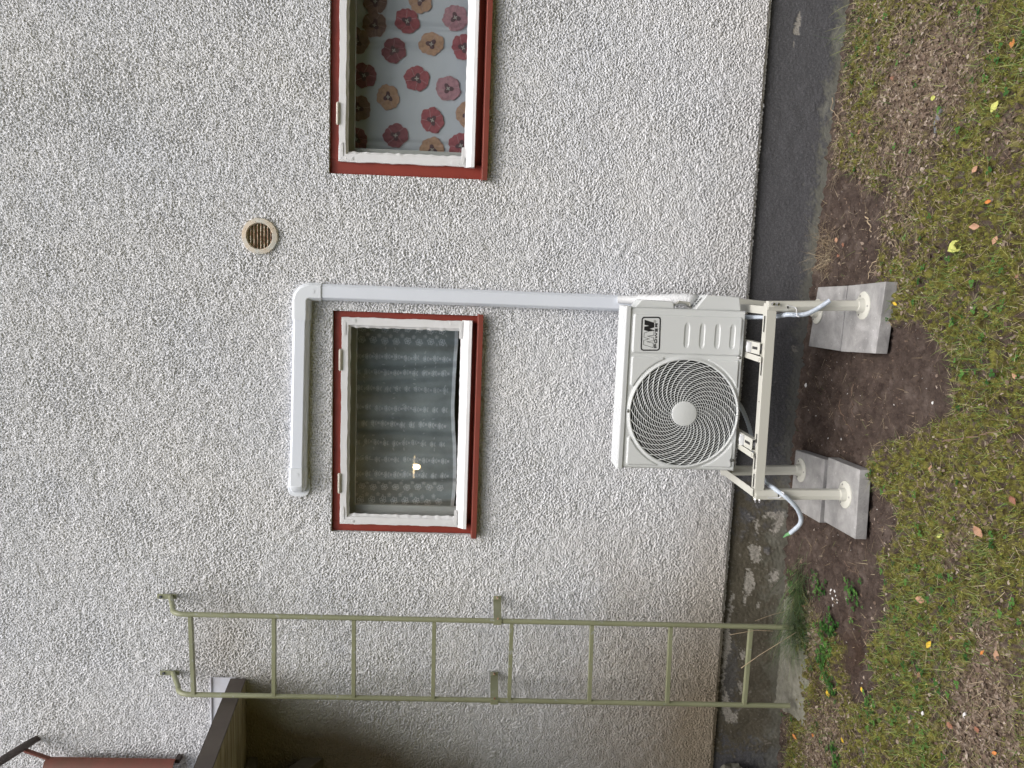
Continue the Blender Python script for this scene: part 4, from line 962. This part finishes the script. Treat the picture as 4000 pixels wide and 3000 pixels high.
for (x, z, w) in ((-1.729, 1.612, .0), (-2.166, 1.614, 0)):
    m = MB(); m.bar((x+.045, -.016, z), (x+.022, -.016, z), .004, .042); m.bar((x+.022, -.016, z), (x+.010, YL_+.02, z), .004, .042); m.bar((x+.010, YL_+.02, z), (x-.002, YL_-.016, z), .004, .042); m.bar((x+.014, YL_-.0145, z), (x-.014, YL_-.0145, z), .004, .042)
    b_ = m.build('wall_bracket', 'ladder', la, bevel=.0012)
    MB().disc((x+.036, -.018, z), .007, (0, -1, 0), .006, 6).build('bolt', 'rust', b_); MB().tube([(x+.014, YL_+.0, z), (x+.022, YL_-.02, z)], .005, 6).build('bolt', 'rust', b_)
# ------------------------------------------------------------------ red pipe work at the corner
rp = empty('red_pipe', (-2.68, -.06, 3.7), 'rust red half round metal pipe with dark arm high on the wall', 'pipe')
m = MB(); vs = []; fs = []; nseg = 16
zs_ = np.linspace(3.335, 4.02, 12)
for i, z in enumerate(zs_):
    for k in range(nseg+1):
        a = math.pi*k/nseg; vs.append((-2.700+.062*math.cos(a), -.055-.058*math.sin(a), z)); 
    for k in range(nseg, -1, -1):
        a = math.pi*k/nseg; vs.append((-2.700+.057*math.cos(a), -.055-.053*math.sin(a), z))
w_ = 2*(nseg+1)
for i in range(len(zs_)-1):
    for k in range(w_): fs.append((i*w_+k, i*w_+(k+1) % w_, (i+1)*w_+(k+1) % w_, (i+1)*w_+k))
for i in (0, len(zs_)-1):
    for k in range(nseg): fs.append((i*w_+k, i*w_+k+1, i*w_+w_-2-k, i*w_+w_-1-k))
m.add(vs, fs); m.build('half_pipe', 'rustpipe', rp, smooth=True, angle=50)
m = MB(); q0 = Vector(P(112, 2905, -.05)); q1 = Vector(P(0, 2975, -.33)); q2 = q1+(q1-q0)*.6
m.tube([q0+Vector((0, .06, -.02)), q0, q1, q2], [.016, .021, .021, .021], 12, flat=.8); m.build('arm', 'darkpipe', rp, smooth=True, angle=50)
m = MB(); m.bar(P(95, 2930, -.08), P(205, 2968, -.06), .02, .016); m.build('stay', 'rustpipe', rp, bevel=.003)
m = MB(); m.box(-2.67, -2.645, -.05, .002, 3.318, 3.345); m.build('clip', 'darkpipe', rp, bevel=.003)

# ------------------------------------------------------------------ ground cover
def on(A, n, seed, x0=-2.9, x1=1.9, y0=-2.3, y1=-.02, gamma=1.0):
    r = np.random.default_rng(seed); out = np.zeros((0, 2))
    while len(out) < n:
        x = r.uniform(x0, x1, n*2); y = r.uniform(y0, y1, n*2); k = r.random(n*2) < np.clip(smp(A, x, y), 0, 1)**gamma
        out = np.vstack([out, np.stack([x[k], y[k]], 1)])
    return out[:n]
slabs = [[tuple(G(*p, .06)[:2]) for p in q] for q in ([(3235, 1786), (3364, 1835), (3345, 2106), (3217, 2036)], [(3108, 1757), (3222, 1795), (3200, 2042), (3086, 1976)], [(3312, 1116), (3466, 1100), (3425, 1381), (3283, 1373)], [(3195, 1122), (3308, 1116), (3279, 1371), (3158, 1352)])]
def clear(pts):
    k = np.ones(len(pts), bool)
    for s in slabs: k &= ~inside(s, pts[:, 0], pts[:, 1])
    k &= ~inside(lw, pts[:, 0], pts[:, 1]); return pts[k]
def sprout(name, pts, L, W, lean, bend, seed, mat, tint, label, cat, lift=0, flatness=0, seg=3):
    pts = clear(pts); r = np.random.default_rng(seed); n = len(pts); z = smp(H, pts[:, 0], pts[:, 1])
    az_ = r.uniform(0, 2*np.pi, n); d = np.stack([np.cos(az_), np.sin(az_), 0*az_], 1); side = np.stack([-np.sin(az_), np.cos(az_), 0*az_], 1)
    ln = r.uniform(*L, n); wd = r.uniform(*W, n); le = r.uniform(*lean, n); be = r.uniform(*bend, n)
    base = np.stack([pts[:, 0], pts[:, 1], z-.002+lift], 1); V = []
    pos = base.copy(); ang = le.copy()
    for i in range(seg+1):
        w = wd*(1-(i/seg)**1.6)*.5+.0001
        V += [pos-side*w[:, None], pos+side*w[:, None]]
        st_ = ln/seg; pos = pos+(d*np.sin(ang)[:, None]+np.array([0, 0, 1])*np.cos(ang)[:, None])*st_[:, None]; ang = np.clip(ang+be/seg, -3, 1.75)
    V = np.stack(V, 1).reshape(-1, 3); k = 2*(seg+1); b = np.arange(n)[:, None]*k
    Fa = np.concatenate([b+np.array([2*i, 2*i+1, 2*i+3, 2*i+2]) for i in range(seg)], 0)
    tt = np.repeat(np.clip(tint(r, pts, n), 0, 1), k); me = tri_mesh(name, V, Fa, tt, mat); me.polygons.foreach_set('use_smooth', np.ones(len(me.polygons), bool))
    o = link(name, me); return tag(o, label, cat, kind='stuff')
g_moss = m_tint('moss', [(0, (.05, .042, .018)), (.3, (.14, .15, .026)), (.65, (.265, .28, .05)), (1, (.45, .41, .14))], .9, .2)
g_grass = m_tint('grass blades', [(0, (.045, .10, .025)), (.4, (.12, .20, .045)), (.75, (.26, .31, .09)), (1, (.44, .42, .19))], .5, .3)
g_dry = m_tint('dry straw', [(0, (.15, .105, .07)), (.5, (.33, .255, .165)), (1, (.56, .48, .33))], .7, .15)
g_clover = m_tint('clover leaves', [(0, (.02, .07, .015)), (.5, (.05, .14, .03)), (1, (.11, .24, .05))], .5, .3)
g_lit = m_tint('leaf litter', [(0, (.06, .04, .03)), (.4, (.17, .12, .09)), (.75, (.31, .25, .20)), (1, (.48, .41, .35))], .85, .1)
g_crumb = m_tint('soil crumbs', [(0, (.05, .03, .022)), (.6, (.13, .09, .068)), (.93, (.20, .15, .12)), (.96, (.6, .58, .55)), (1, (.7, .68, .66))], .95)
patch = sstep(-1.2, 1.5, nB*.6+nA*.8)
sprout('moss', on(moss, 215000, 1, gamma=.85), (.005, .011), (.002, .0045), (.1, 1.2), (-.5, .8), 2, g_moss, lambda r, p, n: .12+.6*smp(patch, p[:, 0], p[:, 1])+r.normal(0, .22, n), 'yellow green moss spread over the lawn', 'moss', seg=2)
green = np.clip(sstep(.1, 1.2, nC+.4*nA)*.5+blob(3560, 2560, .22)+blob(3620, 2420, .2)+.9*blob(3850, 1400, .18)+.7*blob(3250, 260, .1)+.8*blob(3520, 2750, .2)+.6*blob(3200, 330, .1)+.5*blob(3900, 2300, .2)+.6*blob(3950, 250, .15)+.4*blob(3700, 1050, .15), 0, 1)*(1-dirt*.93)
sprout('grass', on(green*(.4+.6*moss), 14000, 3), (.02, .065), (.0012, .0030), (.4, 1.35), (-.1, .9), 4, g_grass, lambda r, p, n: r.beta(2, 2, n)*.9+.05, 'short green grass blades growing through the moss', 'grass')
sprout('lawn_grass', on(np.clip(moss+.25*litter, 0, 1), 12000, 5), (.012, .045), (.001, .0022), (.6, 1.45), (0, .7), 6, g_grass, lambda r, p, n: .3+r.beta(2, 1.6, n)*.7, 'sparse pale grass scattered over the mossy lawn', 'grass')
dryA = np.clip(.30*(1-dirt)+.6*dryz*(1-dirt)+.5*litter+.16*dirt*sstep(.2, 1.2, nA)+.35*(dsoft > .2)*(dirt < .5), 0, 1)
sprout('dry_grass', on(dryA, 19000, 7), (.02, .07), (.0010, .0022), (1.2, 1.55), (-.2, .25), 8, g_dry, lambda r, p, n: r.beta(2, 2.2, n), 'dead straw coloured grass lying on the lawn', 'dry grass', lift=.003)
# litter flakes
def flakes(name, pts, S, seed, mat, tint, label, cat, lift=.003, tilt=.5):
    pts = clear(pts); r = np.random.default_rng(seed); n = len(pts); z = smp(H, pts[:, 0], pts[:, 1])+r.uniform(0, lift*2, n)
    u = r.normal(0, 1, (n, 3)); u[:, 2] *= tilt*.6; u /= np.linalg.norm(u, axis=1)[:, None]; nn = r.normal(0, tilt, (n, 3)); nn[:, 2] = 1; v = np.cross(nn, u); v /= np.linalg.norm(v, axis=1)[:, None]
    w = np.cross(u, v); s = r.uniform(*S, n)[:, None]; a = r.uniform(.35, .75, n)[:, None]; c = np.stack([pts[:, 0], pts[:, 1], z], 1)
    V = np.stack([c-u*s, c-u*s*.2-v*s*a, c+u*s*.7-v*s*a*.6, c+u*s, c+u*s*.3+v*s*a, c-u*s*.6+v*s*a*.8], 1); cur = r.uniform(-.5, .5, n)[:, None]*s
    V[:, 1] += w*cur; V[:, 4] += w*cur*.8; V[:, 3] -= w*cur*.5; V = V.reshape(-1, 3); b = np.arange(n)[:, None]*6
    Fa = np.concatenate([b+np.array([0, 1, 2, 3]), b+np.array([0, 3, 4, 5])], 0)
    me = tri_mesh(name, V, Fa, np.repeat(np.clip(tint(r, pts, n), 0, 1), 6), mat); return tag(link(name, me), label, cat, kind='stuff')
flakes('leaf_litter', on(np.clip((litter+.07+.25*dryz)*(1-.8*dirt), 0, 1), 24000, 9, gamma=1.15), (.004, .011), 10, g_lit, lambda r, p, n: r.beta(2, 2.4, n), 'crumbled grey brown dead leaves in drifts', 'leaf litter')
flakes('soil_crumbs', on(np.clip(.25+.75*dirt, 0, 1), 22000, 12), (.0012, .0042), 13, g_crumb, lambda r, p, n: np.where(r.random(n) < .012, .98, r.beta(2, 2, n)*.9), 'loose crumbs of brown soil on the bare strip', 'soil', lift=.002, tilt=1.2)
# clover
r = np.random.default_rng(15); cp = np.vstack([on(np.clip(green*.8+.12*moss, 0, 1), 420, 16)]+[np.array([G(px, py)[:2] for _ in range(26)])+r.normal(0, .035, (26, 2)) for px, py in ((3240, 2470), (3235, 2520), (3210, 2560), (3230, 2440), (3225, 2610), (3075, 2260), (3100, 2330), (3060, 2215), (3215, 2590), (3270, 2960), (3400, 2960-200), (3190, 2300), (3330, 2350-20), (3255, 2690))])
cp = clear(cp); V = []; T = []; Fc = []
for (x, y) in cp:
    z = gz(x, y); hgt_ = r.uniform(.008, .028); a0 = r.uniform(0, 6.28); tt = r.random(); s = r.uniform(.0045, .0095)
    if y > -.05: continue
    for k in range(3):
        a = a0+k*2.094; c0 = np.array([x+s*math.cos(a), y+s*math.sin(a), z+hgt_+r.uniform(-.003, .003)]); b = len(V)
        for j in range(7):
            q = 2*math.pi*j/7; V.append(c0+np.array([s*.85*math.cos(q), s*.85*math.sin(q), .0015*math.sin(q*2)])); T.append(tt)
        Fc += [(b, b+1, b+2, b+3), (b, b+3, b+4, b+5), (b, b+5, b+6, b+6)]
Fc3 = []
for f in Fc:
    Fc3.append((f[0], f[1], f[2])); 
    if f[2] != f[3]: Fc3.append((f[0], f[2], f[3]))
tag(link('clover', tri_mesh('clover', np.array(V), np.array(Fc3), np.array(T), g_clover)), 'dark green clover leaves dotted over the lawn', 'clover', kind='stuff')

# grass tuft by the ladder foot, built as one plant
def tuft(name, origin, n, L, spread, direction, mat, label, cat, seed, W=(.0010, .002), rise=(.2, 1.1), bend=(.3, 1.6)):
    r = np.random.default_rng(seed); V = []; Fa = []; T = []
    for i in range(n):
        x = origin[0]+r.normal(0, spread[0]); y = min(origin[1]+r.normal(0, spread[1]), .0); z = max(gz(x, y), -.04)+(.03 if inside(lw, np.array([x]), np.array([y]))[0] else 0)
        a = math.atan2(direction[1], direction[0])+r.normal(0, direction[2]); d = np.array([math.cos(a), math.sin(a), 0]); sd = np.array([-math.sin(a), math.cos(a), 0])
        l = r.uniform(*L); th = r.uniform(*rise); be = r.uniform(*bend); w = r.uniform(*W); pos = np.array([x, y, z]); b = len(V); t = r.random()
        for k in range(8):
            ww = w*(1-(k/7)**2)+.0002; V += [pos-sd*ww/2, pos+sd*ww/2]; T += [t, t]
            pos = pos+(d*math.sin(th)+np.array([0, 0, 1])*math.cos(th))*l/7; th = min(th+be/7, 1.9)
            if pos[1] > .0: pos[1] = 0
        Fa += [(b+2*k, b+2*k+1, b+2*k+3, b+2*k+2) for k in range(7)]
    og = np.array([origin[0], origin[1], gz(*origin[:2])]); me = tri_mesh(name, np.array(V)-og, np.array(Fa), np.array(T), mat); o = link(name, me, None, og); return tag(o, label, cat)
g_tuft = m_tint('dark tuft blades', [(0, (.045, .085, .04)), (.5, (.09, .15, .065)), (.9, (.19, .25, .11)), (1, (.38, .34, .18))], .55, .25)
o3 = G(3085, 2300, .02); tuft('grass_tuft', (o3[0], -.17), 420, (.12, .34), (.12, .035), (-1, -.75, .55), g_tuft, 'long fine dark green grass tuft spilling over the footing at the ladder foot', 'grass tuft', 5, W=(.0018, .0034), rise=(.7, 1.4), bend=(.3, .9))
o3 = G(3155, 2480, .0); tuft('grass_tuft', (o3[0], o3[1]), 120, (.08, .24), (.05, .03), (-.4, -1, 1.2), g_tuft, 'smaller green grass tuft below the end of the ladder rail', 'grass tuft', 6)
o3 = G(3215, 190, -.02); tuft('grass_tuft', (o3[0], -.10), 45, (.05, .20), (.05, .03), (-1, .5, .9), g_grass, 'green grass tuft leaning against the dark plinth below the poppy curtain window', 'grass tuft', 7, rise=(.0, .9))
o3 = G(3190, 960, .01); tuft('root_clump', (o3[0], -.08), 120, (.05, .18), (.06, .03), (0, -1, 2.2), g_dry, 'clump of dry brown roots and straw against the plinth', 'root clump', 8, rise=(.3, 1.4))
o3 = G(3230, 1000, .01); tuft('root_clump', (o3[0], -.14), 110, (.04, .14), (.05, .03), (0, -1, 2.6), g_dry, 'tangle of dry straw on the soil near the badge side slabs', 'root clump', 9, rise=(.6, 1.5))
o3 = G(3250, 560, .0); tuft('root_clump', (o3[0], -.12), 60, (.05, .18), (.10, .02), (-1, .1, .6), g_dry, 'dry straw lying along the plinth edge', 'root clump', 10, rise=(.9, 1.5))
for pts, rad, lab in (([P(3110, 2470, -.28), P(3030, 2520, -.27), P(2965, 2560, -.27), P(2895, 2610, -.26)], [.0012, .0014, .0012, .0025], 'long bleached grass stalk slanting across the lowest ladder rung'),
                      ([P(3020, 2465, -.26), P(2950, 2462, -.26), P(2850, 2480, -.25)], [.001, .0012, .0016], 'bleached grass stalk with a seed head running along the ladder rail'),
                      ([P(3080, 2385, -.1), P(3020, 2400, -.1), P(2950, 2425, -.1)], [.001, .0012, .001], 'thin bleached stalk leaning on the plinth above the ladder rail')):
    r_ = MB(); r_.tube(pts, rad, 5); tag(r_.build('dry_stalk', 'twig', None, smooth=True, origin=pts[0]), lab, 'stalk', 'bleached stalks at the ladder foot')

# fallen leaves
lcol = {'yellow': (.62, .42, .04), 'pale green': (.50, .52, .14), 'orange': (.55, .20, .05), 'tan': (.42, .24, .15), 'brown': (.26, .12, .075), 'grey': (.40, .36, .32)}
lmat = {}
for k, v in lcol.items():
    s = NT('leaf '+k); n_ = s.noise(60, 4, .6); s.color(s.mix(s.ramp(n_, [(.4, 0), (.75, .8)]), v, tuple(c*.55 for c in v))); s.rough(.6); s.b.inputs['Specular IOR Level'].default_value = .3; s.bump(s.noise(150, 3), .3, .003); lmat[k] = s.m
def leaf_mesh(seed, jag, asp):
    rr = random.Random(seed); n = 13; up = []
    for i in range(n+1):
        t = i/n; up.append((t*2-1, asp*math.sin(math.pi*t**.85)*(1+jag*rr.uniform(-1, 1))))
    vs = []; fs = []; cu = rr.uniform(.15, .45); tw = rr.uniform(-.2, .2)
    for i, (u, w) in enumerate(up):
        for j, f in enumerate((-1, -.5, 0, .5, 1)):
            w2 = w if f > 0 else w*(1+jag*rr.uniform(-.5, .5)); vs.append((u, w2*f, cu*(abs(f)*w)**1.2*(1.2+.6*math.sin(i))+.12*u*u+tw*u*f*w))
    for i in range(n):
        for j in range(4): fs.append((i*5+j, i*5+j+1, i*5+6+j, i*5+5+j))
    b = len(vs); 
    for k in range(4): vs += [(-1-.11*k, -.015+.02*k, .04*k), (-1-.11*k, .015+.02*k, .04*k)]
    fs += [(b+2*k, b+2*k+1, b+2*k+3, b+2*k+2) for k in range(3)]
    me = bpy.data.meshes.new('fallen_leaf'); me.from_pydata(vs, [], fs); me.polygons.foreach_set('use_smooth', [True]*len(fs)); me.update(); return me
LV = [(3759, 966, 'pale green', .033, .80, 'large pale green leaf lying on the moss beyond the badge side slabs'),
      (3648, 382, 'pale green', .014, .9, 'small yellowish green leaf near the grey wood scrap'), (3910, 418, 'pale green', .024, .6, 'pale green pointed leaf at the far edge of the lawn'),
      (3530, 1188, 'yellow', .015, .5, 'yellow leaf beside the nearer badge side slab'), (3858, 887, 'tan', .022, .55, 'orange brown leaf on the green grass past the large pale green leaf'),
      (3908, 940, 'tan', .018, .5, 'tan leaf at the lawn edge past the pale green leaf'), (3905, 790, 'orange', .014, .6, 'small curled orange leaf near the lawn edge'),
      (3848, 662, 'tan', .016, .7, 'folded tan leaf on the moss between dry patches'), (3955, 170, 'orange', .018, .5, 'orange leaf near the far corner of the lawn'), (3482, 305, 'brown', .018, .5, 'brown leaf resting on the grey leaf drift'),
      (3335, 515, 'brown', .016, .8, 'curled brown leaf on the soil below the plinth'), (3245, 937, 'tan', .015, .7, 'tan leaf in the root clump by the plinth'), (3275, 955, 'brown', .013, .7, 'brown leaf beside the tan one in the root clump'),
      (3247, 1000, 'brown', .015, .7, 'reddish brown leaf under the root clump'), (3870, 2078, 'tan', .026, .6, 'large tan leaf standing up on the moss'), (3655, 1833, 'tan', .018, .6, 'cream tan leaf in the middle of the moss'),
      (3695, 2094, 'pale green', .015, .6, 'small pale yellow green leaf beside the grey leaf drift'), (3621, 2342, 'tan', .022, .7, 'salmon tan leaf on the moss beside the bare soil'), (3655, 2517, 'yellow', .020, .5, 'bright yellow leaf on the green grass'),
      (3610, 2633, 'brown', .018, .45, 'long brown leaf below the bright yellow leaf'), (3724, 2490, 'tan', .012, .8, 'small crumpled tan leaf next to the bright yellow leaf'), (3247, 2708, 'yellow', .019, .7, 'yellow and orange leaf in front of the footing'),
      (3262, 2695, 'tan', .014, .6, 'tan leaf touching the yellow and orange leaf'), (3352, 2692, 'yellow', .013, .5, 'narrow yellow leaf on the bare soil edge'), (3187, 2648, 'orange', .010, .6, 'small bright orange leaf in the dark moss by the footing'),
      (3290, 2893, 'yellow', .019, .35, 'slim yellow leaf at the bottom corner of the lawn'), (3077, 2878, 'orange', .021, .4, 'orange leaf lying along the plinth foot'), (3163, 2873, 'orange', .014, .6, 'orange leaf in the litter near the plinth foot'),
      (3138, 2368, 'brown', .015, .5, 'brown leaf caught under the grass tuft'), (3845, 2850, 'brown', .014, .8, 'dark brown leaf in the leaf drift'), (3918, 2942, 'orange', .009, .8, 'tiny orange leaf in the leaf drift'),
      (3740, 2835, 'brown', .017, .7, 'brown crumpled leaf at the edge of the leaf drift'), (3935, 2560, 'tan', .020, .5, 'tan leaf near the outer edge of the lawn'), (3855, 2548, 'orange', .014, .4, 'orange brown strip of leaf past the bright yellow leaf'),
      (3990, 1955, 'brown', .018, .6, 'brown leaf at the very edge of the lawn'), (3990, 1080, 'brown', .012, .6, 'dark brown leaf at the edge past the tan leaf'), (3145, 1108, 'tan', .012, .5, 'tan curled leaf at the corner of the rear speckled slab'),
      (3995, 1470, 'tan', .014, .6, 'tan leaf at the outer edge opposite the stand')]
for i, (px, py, k, s, asp, lab) in enumerate(LV):
    p = G(px, py); me = leaf_mesh(i, .12, asp); me.materials.append(lmat[k]); o = bpy.data.objects.new('fallen_leaf', me); COL.objects.link(o)
    o.location = (p[0], p[1], gz(p[0], p[1])+.011); s *= .85; o.scale = (s, s, s*.8); o.rotation_euler = (Matrix.Rotation(random.uniform(.25, .75), 3, 'X') @ Matrix.Rotation(random.uniform(-.25, .25), 3, 'Y') @ Matrix.Rotation(random.uniform(0, 6.28), 3, 'Z')).to_euler(); tag(o, lab, 'leaf', 'fallen leaves on the ground')
# pebbles
def pebble(px, py, s, lab, grp='white stone chips', z0=0):
    rr = random.Random(px*3+py); p = G(px, py); vs = []; n = 8
    for i in range(7):
        for j in range(n):
            th = math.pi*i/6; ph = 2*math.pi*j/n; q = s*rr.uniform(.8, 1.15); vs.append((q*math.sin(th)*math.cos(ph)*1.2, q*math.sin(th)*math.sin(ph)*.85, q*math.cos(th)*.55))
    m = MB(); z = gz(p[0], p[1])+s*.25+z0; m.add([(v[0]+p[0], v[1]+p[1], v[2]+z) for v in vs], [(i*n+j, i*n+(j+1) % n, (i+1)*n+(j+1) % n, (i+1)*n+j) for i in range(6) for j in range(n)])
    tag(m.build('stone_chip', 'stone', None, origin=(p[0], p[1], z)), lab, 'stone', grp)
for (px, py, s, lab) in ((3232, 2306, .008, 'pale bluish stone chip at the top of the small heap'), (3250, 2308, .007, 'broad white stone chip beside the bluish one in the small heap'), (3235, 2336, .009, 'largest white stone chip in the heap by the grass tuft'), (3250, 2340, .006, 'white stone chip outward of the largest one in the heap'), (3238, 2364, .006, 'white stone chip at the lower end of the small heap')): pebble(px, py, s, lab)
for (px, py, s) in ((3252, 2326, .004), (3228, 2318, .004), (3258, 2354, .004)): pebble(px, py, s, 'tiny white stone crumb scattered round the small heap of chips', 'white stone crumbs')
for (px, py, s, lab) in ((3296, 2340, .004, 'lone white stone chip beside the heap of chips'), (3344, 2553, .005, 'white stone chip at the end of the dark hollow'), (3306, 1540, .005, 'white stone chip on the soil between the slabs'), (3223, 1712, .004, 'small white stone chip between the slabs near the plinth'),
                         (3260, 1760, .004, 'white stone chip just above the fan side slabs'), (3276, 1715, .004, 'white stone chip in the middle of the soil strip'), (3635, 1573, .006, 'bright white stone chip on the outer bare soil'), (3403, 1798, .005, 'white stone chip beside the dark hole near the fan side slab'),
                         (3618, 2788, .008, 'white stone on the grass below the brown leaf'), (3790, 2795, .009, 'whitish stone in the leaf drift'), (3080, 2675, .005, 'white chip on the concrete footing'), (3112, 2530, .005, 'white chip on the footing near the ladder rail'), (3947, 403, .006, 'white chip beside the pale green pointed leaf'),
                         (3302, 663, .004, 'white chip on the brown soil below the plinth'), (3408, 80, .006, 'slim white chip at the top of the lawn'), (3145, 1505, .010, 'white scrap beside the plinth under the stand beam')): pebble(px, py, s, lab)
# roots, twigs, wood scrap
def root(pts, r, mat, name, lab, cat, z=.004):
    q = [G(*p) for p in pts]; sp = spline([(a[0], a[1], 0) for a in q], 8); m = MB(); m.tube([(v.x, v.y, gz(v.x, v.y)+z) for v in sp], [r*(1-.5*k/len(sp)) for k in range(len(sp))], 6)
    tag(m.build(name, mat, None, smooth=True, origin=q[0]), lab, cat, 'roots and twigs on the ground')
root([(3297, 2405), (3330, 2425), (3355, 2450), (3372, 2470), (3370, 2495), (3350, 2530)], .0016, 'root', 'root', 'long thin root curling over the soil by the outer moss', 'root')
root([(3290, 2180), (3300, 2210), (3340, 2240), (3350, 2260)], .0015, 'root', 'root', 'thin root on the soil below the fan side slabs', 'root')
root([(3430, 1190-190), (3400, 1030), (3385, 1055), (3382, 1090)], .0022, 'twig', 'twig', 'pale crooked twig beside the badge side slabs', 'twig')
root([(3355, 830), (3372, 858), (3390, 890), (3396, 905)], .0035, 'twig', 'twig', 'short peeled pale twig on the bare soil', 'twig')
root([(3700, 1705+20), (3860, 1700), (3900, 1690), (3945, 1668)], .003, 'root', 'twig', 'brown stick lying on the moss', 'twig')
root([(3218, 380), (3225, 430), (3245, 470), (3270, 510)], .002, 'twig', 'root', 'pale root leaning off the plinth foot', 'root', .02)
root([(3270, 1560), (3285, 1620), (3310, 1670), (3330, 1700)], .0018, 'root', 'root', 'brown root on the soil between the slabs', 'root')
root([(3420, 830-200), (3400, 700), (3425, 760)], .0018, 'root', 'root', 'thin brown root in the dry patch', 'root')
root([(3320, 1500), (3322, 1560), (3326, 1640)], .0018, 'root', 'root', 'straight brown root on the soil below the beam', 'root')
root([(3515, 50), (3518, 90), (3512, 140)], .003, 'twig', 'twig', 'pale stick at the top of the lawn', 'twig')
root([(3420, 50), (3412, 70), (3432, 100)], .002, 'twig', 'twig', 'pale bent twig at the top of the lawn', 'twig')
root([(3940, 2105), (3700+10, 2170-0), (3690, 2160)], .001, 'root', 'twig', 'dark thin twig across the grass', 'twig')
m = MB(); a = G(3655, 520); b = G(3680, 425); za = gz(a[0], a[1])+.012
m.tube([(a[0], a[1], za), ((a[0]*.6+b[0]*.4), (a[1]*.6+b[1]*.4), za+.004), (b[0], b[1], za)], [.004, .011, .008], 7, flat=.6); tag(m.build('wood_scrap', 'bark', None, origin=(a[0], a[1], za)), 'grey weathered scrap of wood on the lawn', 'wood')
